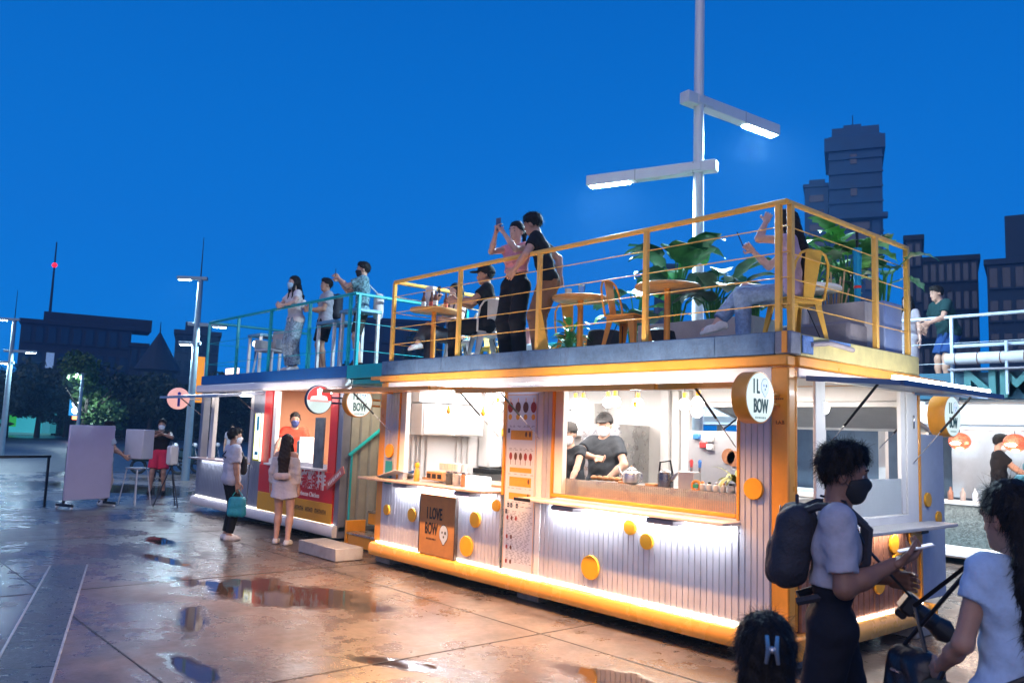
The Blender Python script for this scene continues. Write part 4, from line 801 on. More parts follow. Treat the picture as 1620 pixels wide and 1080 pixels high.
B('back_wall', (BX0, BY + 2.3, .27), (-11, BY + 2.33, 1.1), SIL); B('back_wall', (BX0, BY + 2.3, 2.1), (-11, BY + 2.33, 2.4), SIL)
flap(KB, BX0 + .1, -10.5, .85, 2.33, 2.24, M('awning_steel', (.35, .42, .5), .4, .3), 'x', BY); B('bar_arm', (-14.9, BY - .35, 2.24), (-13.45, BY - .3, 2.28), M('awning_steel', (.35, .42, .5)))
for x in (-13.4, -10.6): strut(KB, (x, BY - .5, 2.26), (x, BY - .02, 1.9))
arealight('kiosk_light', (-9.0, 1.2, 2.36), (1.8, 1), 42, (1, .82, .7), (0, 0, -1)); arealight('kiosk_light', (-12.1, 1.2, 2.36), (1.6, 1), 22, (1, .9, .85), (0, 0, -1)); B('ceiling_light', (-9.8, .9, 2.33), (-8.3, 1.0, 2.37), LED); B('ceiling_light', (-12.9, .9, 2.31), (-11.5, 1.0, 2.36), EM('tube_soft', (.9, .95, 1), 3))
B('led_strip', (-13.2, BY - .03, 1.012), (-11.1, BY - .018, 1.024), LED, 0); arealight('led_wash', (-12.15, BY - .07, 1.01), (2.1, .02), 3, (.9, .92, 1), (0, .3, -1)); B('led_strip', (BX0 + .1, BY - .022, .2885), (BX1 - .1, BY - .008, .297), EM('led_warm', (1, .9, .75), 4), 0); arealight('rail_wash', (-10.6, BY - .018, .318), (5.6, .016), 1.6, (1, .93, .9), (0, -.5, -1)); arealight('rail_wash', (-10.6, BY - .4, 2.3), (5.6, .05), 13, (1, .86, .78), (0, .35, -1)); arealight('fascia_wash', (-10.6, BY - .3, 2.2), (5.6, .03), 9, (1, .9, .86), (0, .6, 1))
round_sign('round red and white lit sign with a chicken shape hung on the blue topped kiosk', (-7.68, -.06, 2.16), .215, .06, BY, drum=M('drum_dark', (.02, .04, .09), .4), text_on=False)
sg = [o for o in bpy.data.objects if o.get('label', '').startswith('round red and white')][0]; X = frame((-7.674, -.06, 2.16), (0, 1, 0), (0, 0, 1))
MB().add([tuple(X @ Vector((math.cos(a) * .2, math.sin(a) * .2, .0005))) for a in [math.pi * (-.02 + 1.04 * i / 20) for i in range(21)]], [tuple(range(21))]).build('red_half', EM('sign_red', (.85, .07, .06), .45), sg)
MB().add([tuple(X @ Vector(p)) for p in [(-.15, -.005, .0015), (.14, -.005, .0015), (.12, .05, .0015), (.03, .07, .0015), (.03, .11, .0015), (.05, .15, .0015), (.0, .18, .0015), (-.05, .15, .0015), (-.04, .06, .0015), (-.14, .04, .0015)]], [tuple(range(10))]).build('hen_shape', EM('sign_white', (.95, .95, .95), .6), sg)
bx('red_line', (-7.6735, -.22, 2.13), (-7.672, .1, 2.138), EM('sign_red', (1, 1, 1), 1), sg, 0)
s1 = T('round_sign', 'round pale pink sign with a blue upright mark', 'sign', (-13.6, -.08, 2.22)); MB().lathe([(.215, 0), (.22, .01), (.22, .06), (.21, .07)], n=32, X=Matrix.Translation((-13.66, -.08, 2.22)) @ Matrix.Rotation(R(90), 4, 'Y')).build('disc', M('sign_pink', (.65, .36, .33), .5, 0, .03, emit=(.9, .45, .4), es=.35), s1)
bx('mark', (-13.588, -.105, 2.06), (-13.586, -.055, 2.24), M('mark_blue', (.03, .05, .5), .5), s1, 0); MB().lathe([(.035, 0), (.035, .003)], n=16, X=Matrix.Translation((-13.5895, -.08, 2.32)) @ Matrix.Rotation(R(90), 4, 'Y')).build('mark_dot', M('mark_blue'), s1); MB().tube([(-13.63, .12, 2.22), (-13.63, .36, 2.22)], .014, 6).build('bracket_arm', WHT, s1)
tag(bx('light_panel', (-10.62, BY - .09, 1.12), (-10.36, BY - .05, 1.95), M('panel_ad', (.7, .75, .6), .5, 0, .3, 7, emit=(.85, .95, .8), es=.8), None), 'tall lit advert panel with a yellow edge left of the red frame', 'advert')
lp = [o for o in bpy.data.objects if o.name.startswith('light_panel')][0]
for lo, hi, c in (((-10.62, BY - .096, 1.12), (-10.36, BY - .091, 1.15), (.8, .75, .02)), ((-10.62, BY - .096, 1.15), (-10.6, BY - .091, 1.95), (.8, .75, .02)), ((-10.38, BY - .096, 1.15), (-10.36, BY - .091, 1.95), (.8, .75, .02)), ((-10.53, BY - .096, 1.65), (-10.44, BY - .091, 1.9), (.05, .35, .55)), ((-10.55, BY - .096, 1.22), (-10.42, BY - .091, 1.28), (.05, .1, .3))): bx('print', lo, hi, M('adp%d' % int(c[0] * 100), c, .5, 0, 0), lp, 0)
tag(bx('glowing_menu', (-9.0, BY - .02, 1.115), (-8.66, BY + .06, 1.58), EM('menu_glow', (1, .98, .95), .9), None, .006), 'bright white menu light box on the red kiosk counter', 'menu')
tag(bx('slate_menu', (-8.45, BY - .05, 1.115), (-8.15, BY - .02, 1.9), M('slate', (.08, .10, .12), .6, 0, .5, 9), None, .006), 'leaning dark slate menu at the right end of the red kiosk counter', 'menu').rotation_euler = (0, R(0), 0)
tag(bx('till', (-9.25, BY + .05, 1.115), (-9.04, BY + .2, 1.52), M('till_teal', (.12, .22, .22), .5), None, .02), 'grey green till beside the bright menu light box', 'till')
# ------------------------------------------------------------------ stairs between the kiosks
stair = T('stairs', 'yellow steel stairs climbing between the two kiosks with a turquoise handrail', 'stairs', (-7.0, .6, 0))
for i in range(6):
    y = .42 + i * .33; z = .22 + i * .30; bx('tread', (-7.5, y, z - .03), (-6.22, y + .36, z), STEEL, stair); bx('riser', (-7.48, y + .02, z - .20), (-6.24, y + .045, z - .033), YEL, stair)
    bx('stair_box', (-7.5 + .18, y + .05, max(.02, z - .28)), (-6.24, y + .07, z - .21), YEL, stair)
bx('stringer', (-7.55, .42, .02), (-7.505, .75, .38), YEL, stair); bx('stringer', (-6.215, .42, .02), (-6.17, .9, 1.0), YEL, stair)
MB().tube([(-7.60, .45, 1.34), (-7.60, 2.2, 2.66)], .028, 6).build('handrail', TEAL, stair); MB().tube([(-7.60, .50, 1.36), (-7.60, .50, .3)], .018, 6).build('rail_post', TEAL, stair)
sw = T('ribbed_screen', 'ribbed pale metal screen behind the stairs between the kiosks', 'screen', (-6.9, 2.6, .1)); corr('ribbed_sheet', sw, -8.6, -6.0, .1, 2.5, M('screen_metal', (.34, .34, .30), .45, .2, .1, 5), pitch=.14, depth=.04, groove=.03, at=2.65)
arealight('stair_light', (-6.9, .7, 2.3), (.6, .4), 10, (1, .75, .5), (0, .5, -1))
tag(bx('landing_plate', (-7.6, .33, 2.50), (-6.1, .42, 2.70), TEAL, None), 'turquoise landing edge bridging the two decks', 'landing'); lpz = T('landing', 'turquoise underside of the bridge between the decks', 'landing', (-6.9, 1.4, 2.4)); bx('landing_deck', (-7.6, .45, 2.42), (-6.1, 2.6, 2.49), TEAL, lpz)
tag(bx('step_block', (-7.35, -.42, .004), (-6.3, -.0, .17), M('step_grey', (.33, .32, .31), .7, 0, .2, 8, .2), None, .008), 'low grey step in front of the yellow stairs', 'step')
ps = T('pointer_sign', 'small tilted pink sign with white lettering by the stair foot', 'sign', (-7.5, .3, .9)); bx('plate', (-.28, -.01, -.06), (.28, .01, .06), M('pink_plate', (.5, .16, .14), .5), None); o = bpy.data.objects['plate']; o.parent = ps; ps.location = (-7.62, .25, 1.0); ps.rotation_euler = (0, R(-30), 0)
o = fine_line(Matrix.Translation((0, -.012, 0)) @ Matrix.Rotation(R(90), 4, 'X'), .42, .05, PLAS, None); o.parent = ps
tag(bx('teal_sticker', (-5.82, -.032, 1.05), (-5.66, -.026, 1.35), M('sticker_teal', (.02, .25, .3), .5), None, .003), 'teal sticker on the lilac cladding left of the left window', 'sticker')
railing('turquoise tube railing round the deck of the blue topped kiosk', [(-13.5, 2.7), (-13.5, .4), (-7.6, .4), (-7.6, 2.6)], 2.705, 3.825, TEAL, [(-13.5, .4), (-12.0, .4), (-10.55, .4), (-9.05, .4), (-7.72, .4), (-7.6, .48), (-13.5, 2.7), (-7.6, 2.6)], (2.95, 3.38))
# ------------------------------------------------------------------ deck furniture
CHW = M('chair_white', (.62, .60, .58), .4, .2, .08); CHO = M('chair_orange', (.78, .29, .03), .4, .1, .1); CHY = M('chair_yellow', (.80, .45, .06), .4, .1, .1)
def metal_chair(label, paint, group):
    """pressed steel cafe chair: dished seat, four splayed sheet legs, loop back with a centre splat"""
    c = T('metal_chair', label, 'chair', (0, 0, 0), group)
    m = MB(); m.box((-.18, -.18, .435), (.18, .18, .455), .012); m.build('seat', paint, c)
    m = MB(); m.box((-.165, -.165, .40), (.165, .165, .434), .004); m.build('seat_skirt', paint, c)
    for sx in (-1, 1):
        for sy in (-1, 1):
            t = Vector((sx * .155, sy * .155, .435)); b = Vector((sx * .215, sy * .215, .0)); m = MB(); d = .05
            q = lambda P, w: [(P.x, P.y, P.z), (P.x - sx * w, P.y, P.z), (P.x - sx * w, P.y - sy * .006, P.z), (P.x - sx * .006, P.y - sy * .006, P.z), (P.x - sx * .006, P.y - sy * w, P.z), (P.x, P.y - sy * w, P.z)]
            vs = q(t, .075) + q(b, .032); m.add(vs, [(i, (i + 1) % 6, 6 + (i + 1) % 6, 6 + i) for i in range(6)] + [tuple(range(5, -1, -1)), tuple(range(6, 12))]); m.build('leg', paint, c)
    for sx in (-1, 1):
        P = [(sx * .15, -.16, .1), (sx * .06, -.1, .36)]; MB().tube(P, .006, 5).build('cross_brace', BLK, c)
    P = [Vector((sx, -.17 - dy, z)) for sx, dy, z in [(-.18, 0, .44), (-.19, .03, .60), (-.175, .06, .74), (-.13, .075, .82), (-.06, .08, .85), (.06, .08, .85), (.13, .075, .82), (.175, .06, .74), (.19, .03, .60), (.18, 0, .44)]]
    MB().tube(P, .012, 8).build('back_loop', paint, c)
    m = MB(); m.add([(-.055, -.175, .45), (.055, -.175, .45), (.085, -.25, .85), (-.085, -.25, .85), (-.055, -.185, .45), (.055, -.185, .45), (.085, -.26, .85), (-.085, -.26, .85)], [(0, 1, 2, 3), (7, 6, 5, 4), (0, 4, 5, 1), (1, 5, 6, 2), (2, 6, 7, 3), (3, 7, 4, 0)]); m.build('back_splat', paint, c)
    return c
def round_table(label, r, mat, leg, group=None, z=.74):
    t = T('round_table', label, 'table', (0, 0, 0), group); MB().lathe([(r - .01, z - .035), (r, z - .028), (r, z - .006), (r - .008, z)], n=36).build('table_top', mat, t)
    MB().cyl((0, 0, .025), .032, z - .06, n=14).build('pedestal', leg, t); MB().lathe([(.2, 0), (.2, .012), (.06, .024)], n=28).build('foot_plate', leg, t); return t
def put(o, x, y, z, rz): o.location = (x, y, z); o.rotation_euler = (0, 0, R(rz)); return o
put(round_table('round wooden table with a white cup and a clear glass, middle of the yellow deck', .33, TAB, CHO, 'round wooden tables on the yellow deck'), -2.95, .62, zA, 0)
t0 = [o for o in bpy.data.objects if o.name == 'round_table'][0]
dup(t0, (-1.72, .62, zA), 0, 'empty round wooden table in front of the long pale planter'); t3 = dup(t0, (-5.58, .47, zA + .08), 0, 'round wooden table carrying brown bottles and a white bag')
put(round_table('white round table beside the woman on the yellow chair', .34, PLAS, CHW), -.72, 1.55, zA, 0)
put(metal_chair('white metal chair under the seated man in black', CHW, 'metal cafe chairs on the yellow deck'), -4.62, .62, zA, 70)
c0 = [o for o in bpy.data.objects if o.name == 'metal_chair'][0]
def recolor(o, mat):
    for ch in o.children:
        if ch.data.materials[0] != BLK: ch.data = RC.setdefault((ch.data.name, mat.name), ch.data.copy()); ch.data.materials[0] = mat
    return o
RC = {}
recolor(dup(c0, (-2.18, .55, zA), R(-80), 'empty orange metal chair between the two wooden tables'), CHO)
recolor(dup(c0, (-.31, .62, zA), R(70), 'yellow metal chair under the woman at the deck corner'), CHY)
dup(c0, (-5.72, 1.0, zA), R(150), 'white metal chair under the woman with crossed legs')
recolor(dup(c0, (-3.9, 1.5, zA), R(20), 'folded back orange metal chair behind the standing couple'), CHO)
recolor(dup(c0, (-6.0, 1.9, zA), R(-100), 'white and yellow chair at the far left corner of the yellow deck'), CHY)
def bottle(x, y, z, label, i):
    b = T('beer_bottle', label, 'bottle', (x, y, z), 'brown bottles on the left deck table'); MB().lathe([(.03, 0), (.032, .01), (.032, .13), (.014, .18), (.013, .23), (.015, .235)], (x, y, z), 14).build('glass', M('brown_glass', (.10, .03, .01), .12, 0, .1), b); MB().lathe([(.0325, .04), (.0325, .10)], (x, y, z), 14, cap=False).build('paper_label', (PLAS, M('label_red', (.5, .08, .05), .6))[i % 2], b)
for i, (x, y, l) in enumerate(((-5.68, .36, 'brown bottle with a pale label nearest the white bag'), (-5.58, .42, 'brown bottle second from the white bag'), (-5.46, .40, 'brown bottle with a red label'), (-5.50, .60, 'brown bottle at the back of the left deck table'))): bottle(x, y, zA + .821, l, i)
m = MB(); prf = [(.10, 0), (.105, .1), (.095, .22), (.10, .30), (.088, .33)]; m.lathe(prf, (-5.72, .50, zA + .821), 14, cap=False)
for i, v in enumerate(m.v): a = math.atan2(v[1] - .50, v[0] + 5.72); k = 1 + .12 * math.sin(a * 5 + v[2] * 20); m.v[i] = (-5.72 + (v[0] + 5.72) * k, .50 + (v[1] - .50) * k * .6, v[2])
tag(m.build('paper_bag', M('bag_white', (.72, .70, .72), .7, 0, .06, 20, .4, 30)), 'crumpled white bag standing on the left deck table', 'bag')
tag(MB().lathe([(.032, 0), (.042, .10), (.044, .102)], (-3.08, .55, zA + .741), 14).build('paper_cup', PLAS), 'short white cup on the middle wooden table', 'cup'); tag(MB().lathe([(.03, 0), (.04, .13), (.041, .135)], (-2.92, .60, zA + .741), 14).build('tumbler', M('tumbler', (.8, .85, .9), .1, 0, 0, trans=.8)), 'tall clear tumbler on the middle wooden table', 'glass')
tag(bx('cool_box', (-4.95, 1.2, zA), (-4.35, 1.55, zA + .36), M('cool_white', (.62, .70, .72), .5, 0, .05), None, .03), 'white cool box on the deck behind the seated man', 'cool box'); tag(bx('pink_box', (-4.9, 1.25, zA + .362), (-4.5, 1.5, zA + .58), M('pinkbox', (.65, .3, .28), .6), None, .01), 'pink and white carton standing on the white cool box', 'carton')
bn = T('bench', 'turquoise slatted bench at the back of the yellow deck', 'bench', (-5.0, 2.1, zA))
for i in range(4): bx('slat', (-6.0, 1.85 + i * .1, zA + .42), (-4.0, 1.93 + i * .1, zA + .45), TEAL, bn)
for x in (-5.9, -4.9, -4.1): bx('bench_leg', (x, 1.87, zA), (x + .06, 2.2, zA + .418), YELR, bn)
tag(MB().lathe([(.22, 0), (.24, .1), (.2, .42), (.18, .44)], (-3.15, 1.25, zA), 20).build('dark_stool', M('dark_fabric', (.03, .03, .035), .8, 0, .2, 20, .4)), 'dark round pouffe behind the middle wooden table', 'pouffe'); tag(MB().lathe([(.2, 0), (.22, .15), (.17, .36), (.05, .40)], (-2.25, 1.15, zA), 18).build('black_bag', M('black_bag', (.015, .015, .02), .6, 0, .2, 20, .5)), 'slumped black bag in front of the pale planter', 'bag')
PLN = M('planter_grey', (.40, .38, .38), .7, 0, .12, 4, .1, dirt=.1); SOIL = M('soil', (.03, .022, .015), .9, 0, .3, 30, .6)
def planter(label, lo, hi):
    p = T('planter', label, 'planter', ((lo[0] + hi[0]) / 2, (lo[1] + hi[1]) / 2, lo[2])); t = .05
    for a, b in (((lo[0], lo[1], lo[2]), (hi[0], lo[1] + t, hi[2])), ((lo[0], hi[1] - t, lo[2]), (hi[0], hi[1], hi[2])), ((lo[0], lo[1] + t, lo[2]), (lo[0] + t, hi[1] - t, hi[2])), ((hi[0] - t, lo[1] + t, lo[2]), (hi[0], hi[1] - t, hi[2]))): bx('planter_wall', a, b, PLN, p, .006)
    bx('soil', (lo[0] + t, lo[1] + t, hi[2] - .1), (hi[0] - t, hi[1] - t, hi[2] - .05), SOIL, p, 0); return p
planter('long pale planter trough below the broad leaves in the middle of the yellow deck', (-2.9, 1.55, zA), (-1.35, 2.1, zA + .52)); planter('grey planter trough along the right end of the yellow deck', (-.95, 1.72, zA), (-.2, 2.3, zA + .58))
tag(bx('draped_box', (-.9, 1.3, zA), (-.15, 1.68, zA + .34), M('drape_grey', (.22, .21, .23), .8, 0, .15, 8, .4, 12), None, .03), 'low grey cloth covered box in front of the right planter', 'box'); tag(bx('blue_cabinet', (-.48, 1.9, zA), (-.09, 2.28, zA + .60), M('cab_blue', (.20, .28, .48), .5, 0, .08), None, .012).__class__ and bpy.data.objects['blue_cabinet'], 'blue grey cabinet in the far right corner of the yellow deck', 'cabinet')
um = T('closed_umbrella', 'closed bright blue umbrella standing by the right corner planter', 'umbrella', (-.3, 1.78, zA + .01)); MB().tube([(-.3, 1.78, zA + .05), (-.3, 1.78, zA + 1.12)], [.012, .045], 8).build('canopy', M('umb_blue', (.0, .28, .52), .6, 0, .1, 20, .3), um); MB().tube([(-.3, 1.78, zA + 1.12), (-.3, 1.78, zA + 1.3)], .014, 8).build('pole', BLK, um); MB().cyl((-.3, 1.78, zA + .72), .036, .025).build('strap', REDP, um)
# ------------------------------------------------------------------ plants with broad leaves
LG = [M('leaf_deep', (.03, .17, .065), .38, 0, .3, 9, .1, 60), M('leaf_mid', (.07, .28, .07), .4, 0, .3, 9, .1, 60), M('leaf_pale', (.24, .34, .22), .42, 0, .2, 9), M('leaf_bright', (.13, .40, .08), .4, 0, .3, 9, .1, 60)]
def big_leaf(m, base, tip_dir, L, w, notch=False, droop=.9, n=8):
    d = Vector(tip_dir).normalized(); p = Vector(base); side = d.cross(Vector((0, 0, 1))); side = side.normalized() if side.length > 1e-3 else Vector((1, 0, 0)); vs = []; fs = []
    for i in range(n + 1):
        t = i / n; ww = w * (math.sin(math.pi * (t * .9 + .1)) ** .7) * (1 - .25 * t) + .002; nv = side.cross(d)
        if notch and 0 < i < n and i % 2: ww *= .62
        wave = .05 * w * math.sin(i * 1.9)
        vs += [p - side * ww + nv * (.22 * ww + wave), p, p + side * ww + nv * (.22 * ww - wave)]; p = p + d * (L / n); d = (d - Vector((0, 0, 1)) * droop / n).normalized()
    for i in range(n):
        for k in (0, 1): fs.append((i * 3 + k, i * 3 + k + 1, i * 3 + k + 4, i * 3 + k + 3))
    m.add(vs, fs)
def leafy(label, x, y, z, n, H, L, w, mats, spread=.5, notch=False, seed=1, lean=(0, 0)):
    rg = random.Random(seed); b = T('leafy_plant', label, 'plant', (x, y, z))
    for i in range(n):
        a = i * 2.4 + rg.uniform(-.4, .4); h = H * rg.uniform(.45, 1.); o = spread * rg.uniform(.25, 1) ; e = Vector((x + math.cos(a) * o + lean[0] * h, y + math.sin(a) * o * .7 + lean[1] * h, z + h)); s0 = Vector((x + math.cos(a) * .05, y + math.sin(a) * .05, z)); mid = s0.lerp(e, .55) + Vector((-math.cos(a) * .05, -math.sin(a) * .05, .08))
        st = MB().tube([s0, mid, e], [.012, .010, .007], 6).build('stem', LG[1], b); m = MB(); big_leaf(m, e, (math.cos(a) * .8, math.sin(a) * .8, rg.uniform(.1, .9)), L * rg.uniform(.7, 1.1), w * rg.uniform(.8, 1.1), notch, rg.uniform(.7, 1.7)); m.build('leaf', rg.choice(mats), b, 60)
    return b
leafy('dark broad leaved plant rising highest from the pale planter, left of the lamp post', -2.55, 1.82, zA + .46, 22, .95, .56, .21, LG[:2], .36, seed=3)
leafy('pale variegated plant with drooping white green leaves right of the lamp post', -1.98, 1.8, zA + .46, 22, .62, .42, .13, [LG[2], LG[2], LG[0]], .32, seed=5)
leafy('dark upright plant behind the orange chair', -3.25, 1.95, zA + .02, 15, 1.05, .55, .17, [LG[0], LG[0], LG[1]], .32, seed=8)
leafy('low green plant at the right end of the pale planter', -1.5, 1.85, zA + .46, 30, .36, .24, .06, [LG[1], LG[0]], .22, seed=9)
leafy('tall bright split leaved plant at the right corner of the deck', -.55, 2.05, zA + .53, 22, .86, .36, .17, [LG[3], LG[1], LG[3]], .36, True, seed=12)
leafy('small bright split leaved plant left of the tall corner one', -.85, 1.95, zA + .53, 18, .6, .38, .18, [LG[3], LG[3], LG[2]], .28, True, seed=14); leafy('dark plant leaning past the corner rail', -.25, 2.2, zA + .60, 8, .5, .34, .12, [LG[0], LG[1]], .2, True, seed=17, lean=(.06, .1))
leafy('small potted greenery beside the standing couple', -3.45, .95, zA, 24, .5, .22, .05, [LG[1], LG[3]], .14, seed=20)
gr = T('reed_bundle', 'bundle of pale bamboo sticks in the right planter', 'sticks', (-.7, 1.85, zA + .53))
for i in range(9): x = -.66 + i * .022; MB().tube([(x, 1.84, zA + .5), (x + (i - 4) * .012, 1.84 + .02 * (i % 3), zA + .75 + .06 * (i % 4))], .009, 6).build('cane', M('cane', (.62, .42, .22), .5), gr)
# ------------------------------------------------------------------ lamp posts
LP = M('lamp_post_white', (.66, .68, .72), .45, .1, .05, 2, dirt=.08); LHEAD = EM('lamp_lens', (.72, .93, 1.0), 30.0)
lp = T('street_lamp', 'tall white lamp post with two square arms standing behind the yellow kiosk', 'street lamp', (-3.3, 3.3, 0)); MB().tube([(-3.34, 3.36, 0), (-3.34, 3.34, 3.6), (-3.2, 3.12, 6.4), (-3.1, 3.0, 10.5)], [.085, .082, .07, .06], 20).build('pole', LP, lp)
def arm(root, a, b, s, lens, en, mat=LP):
    a, b = Vector(a), Vector(b); d = (b - a).normalized(); X = frame(a, d, Vector((0, 0, 1)).cross(d)); L = (b - a).length; o = MB().box((0, -s, -s), (L, s, s), .012, X).build('lamp_arm', mat, root); MB().box((L - lens, -s * .72, -s - .016), (L - .05, s * .72, -s - .001), .004, X).build('lamp_lens', LHEAD, o)
    if lens > .5:
        for t_ in (.16, .6): MB().box((L * t_, -s - .003, -s - .003), (L * t_ + .012, s + .003, s + .003), .002, X).build('arm_seam', M('seam_grey', (.38, .39, .42), .5, .2, .1, 9), o)
        for sy in (-1, 1): MB().box((.2, sy * s - .012, -s * .6), (.5, sy * s + .012, s * .6), .004, X).build('clamp_plate', LP, o)
    c = X @ Vector((L - lens / 2, 0, -s - .05)); l = arealight('lamp_light', c, (lens, s * 1.6), en, (.62, .86, 1.0), (0, 0, -1)); l.rotation_euler = (X.to_3x3() @ Matrix.Rotation(0, 3, 'X')).to_euler()
arm(lp, (-3.25, 2.85, 6.45), (-3.05, 4.85, 6.45), .085, .72, 260); arm(lp, (-3.0, 3.28, 5.52), (-4.82, 2.62, 5.52), .08, .66, 260)
def far_lamp(label, x, y, h, arms, group):
    t = T('street_lamp', label, 'street lamp', (x, y, 0), group); MB().tube([(x, y, 0), (x, y, h)], [.12, .08], 12).build('pole', M('far_pole', (.30, .42, .46), .5, .2, .1), t); MB().tube([(x, y, h), (x, y, h + 1.3)], [.02, .008], 5).build('finial', BLK, t)
    for (dx, dy, z, e) in arms: arm(t, (x - dx * .3, y - dy * .3, z), (x + dx, y + dy, z), .055, .42, e, M('far_pole'))
far_lamp('turquoise lit lamp post with three short arms behind the blue topped kiosk', -21.6, 3.05, 6.1, ((-.45, -.55, 6.12, 60), (.5, .75, 4.7, 60), (-.3, -.4, 4.12, 60)), 'three armed lamp posts on the left')
far_lamp('distant turquoise lamp post with three arms at the left edge', -36.9, .8, 5.8, ((-.4, -.6, 5.82, 60), (.55, .85, 4.47, 60), (-.3, -.4, 3.97, 60)), 'three armed lamp posts on the left')
# ------------------------------------------------------------------ kiosk C, behind on the right
KC = T('container_kiosk', 'white and teal shipping container kiosk with copper globe lamps behind the right side', 'kiosk', (-1.5, 9, 0)); CY = 7.75
def Cc(name, lo, hi, mat, bev=.006, **kw): return bx(name, lo, hi, mat, KC, bev, **kw)
DKT = M('dark_teal', (.02, .10, .16), .5, .1, .15, 4); PANW = M('panel_white', (.55, .58, .62), .5, 0, .08)
Cc('bottom_rail', (-6.2, CY - .06, .10), (2.0, CY + .06, .28), WHT, .03); Cc('clad_front', (-6.1, CY, .283), (1.9, CY + .05, .9), M('pebble_dark', (.10, .13, .13), .5, 0, .6, 30, .6, 40)); Cc('counter', (-6.1, CY - .25, .92), (1.9, CY + .25, .97), WHT); Cc('floor', (-6.1, CY + .06, .15), (1.9, CY + 2.4, .25), BLK); Cc('back_wall', (-6.1, CY + 2.35, .25), (1.9, CY + 2.4, 2.5), M('backwall_c', (.16, .20, .26), .6, 0, .2, 2)); Cc('inner_white_wall', (-2.2, CY + 1.2, .95), (-1.05, CY + 1.25, 2.45), PANW); Cc('ceiling', (-6.1, CY + .1, 2.5), (1.9, CY + 2.35, 2.53), WHT, 0)
for x in (-6.1, -4.0, -2.9, -2.25, 1.78): Cc('corner_post', (x, CY, .283), (x + .12, CY + .12, 2.5), WHT)
Cc('canopy', (-6.3, CY - .78, 2.1), (2.1, CY - .02, 2.42), WHT, .10); Cc('canopy_lip', (-6.3, CY - .80, 2.05), (2.1, CY - .03, 2.098), PANW)
for x in (-3.9, -2.85, -1.7): Cc('canopy_bracket', (x, CY - .3, 2.425), (x + .1, CY - .03, 2.6), WHT)
Cc('fascia', (-6.2, CY, 2.535), (2.0, CY + .1, 2.95), DKT); Cc('deck', (-6.2, CY + .105, 2.6), (2.0, CY + 2.4, 2.7), DKT)
ntw = M('letter_teal', (.045, .18, .19), .5, 0, .1); text('NM', .56, frame((-1.02, CY - .07, 2.74), (1, 0, 0), (0, 0, 1)), ntw, KC, depth=.04, bold=.016, sx=1.15)
MB().tube([(-1.75, CY - .1, 3.16), (2.0, CY - .1, 3.16)], .09, 14).build('duct', PANW, KC)
for i in range(9): MB().tube([(-1.6 + i * .32, CY - .1 + .094 * math.cos(a), 3.16 + .094 * math.sin(a)) for a in [k * .45 for k in range(14)]], .006, 4, closed=True).build('duct_band', BRN, KC)
Cc('grating', (-1.7, CY - .2, 2.97), (2.0, CY + .05, 3.0), M('grating', (.3, .28, .32), .6, .3, .2, 20))
rl = railing('white tube railing on the deck of the kiosk behind on the right', [(-6.1, CY), (2.0, CY)], 2.70, 3.84, M('rail_pale', (.5, .6, .68), .4, .2, .05), [(-6.0, CY), (-4.8, CY), (-3.2, CY), (-1.7, CY), (.2, CY)], (3.1, 3.42)); MB().tube([(-1.65, CY - .06, 3.36), (2.0, CY - .06, 3.36)], .03, 6).build('lower_rail', M('rail_pale'), rl); bx('post', (-.90, CY - .16, 2.6), (-.86, CY - .12, 3.40), M('rail_pale'), rl)
for x, l in ((-1.47, 'copper globe lamp nearer the white wall'), (-.72, 'copper globe lamp at the right edge')):
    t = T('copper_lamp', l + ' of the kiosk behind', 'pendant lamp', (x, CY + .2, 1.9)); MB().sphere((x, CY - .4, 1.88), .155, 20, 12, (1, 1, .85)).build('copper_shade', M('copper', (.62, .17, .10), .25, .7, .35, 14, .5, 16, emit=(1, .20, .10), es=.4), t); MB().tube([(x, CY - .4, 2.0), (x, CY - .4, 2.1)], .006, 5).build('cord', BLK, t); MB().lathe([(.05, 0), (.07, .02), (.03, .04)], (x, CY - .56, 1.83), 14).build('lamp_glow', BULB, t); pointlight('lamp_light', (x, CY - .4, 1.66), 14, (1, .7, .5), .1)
arealight('kiosk_light', (-1.2, CY + .7, 2.46), (2.5, .6), 13, (.85, .93, 1), (0, 0, -1)); arealight('kiosk_light', (-4.5, CY + .7, 2.46), (2.2, .6), 20, (.7, .85, 1), (0, 0, -1)); arealight('canopy_wash', (-1.5, CY - 1.0, 2.02), (6, .05), 9, (.9, .95, 1), (0, .6, 1)); arealight('counter_wash', (-1.2, CY - .22, .9), (3, .03), 10, (1, .93, .93), (0, .2, -1))
t = T('coffee_machine', 'dark coffee machine on the counter of the kiosk behind', 'coffee machine', (-.7, CY + .1, .97)); bx('machine_body', (-.85, CY - .1, 1.1), (-.1, CY + .2, 1.42), M('machine_blue', (.03, .14, .22), .3, .5), t, .03); bx('machine_base', (-.85, CY - .15, .972), (-.1, CY + .2, 1.06), BLK, t, .02)
for i in range(3): MB().cyl((-.95 + i * .1, CY - .12, .972), .03, .2, n=12).build('steel_tap', STEEL, t)
t = T('espresso_grinder', 'turquoise grey grinder behind the barista', 'grinder', (-1.0, CY + .9, 1.0)); bx('grinder_body', (-1.02, CY + .8, 1.36), (-.66, CY + 1.1, 1.6), M('grinder', (.12, .32, .4), .35, .3), t, .04); bx('grinder_foot', (-.95, CY + .85, .95), (-.72, CY + 1.05, 1.358), BLK, t)
for x, c, l in ((-1.78, (.3, .15, .1), 'brown'), (-1.6, (.35, .3, .28), 'grey'), (-1.42, (.55, .65, .75), 'pale blue')): tag(MB().lathe([(.04, 0), (.042, .12), (.016, .16), (.016, .2)], (x, CY + .02, .972), 12).build('counter_bottle', M('cb_' + l.replace(' ', '_'), c, .3)), l + ' bottle on the counter of the kiosk behind', 'bottle')
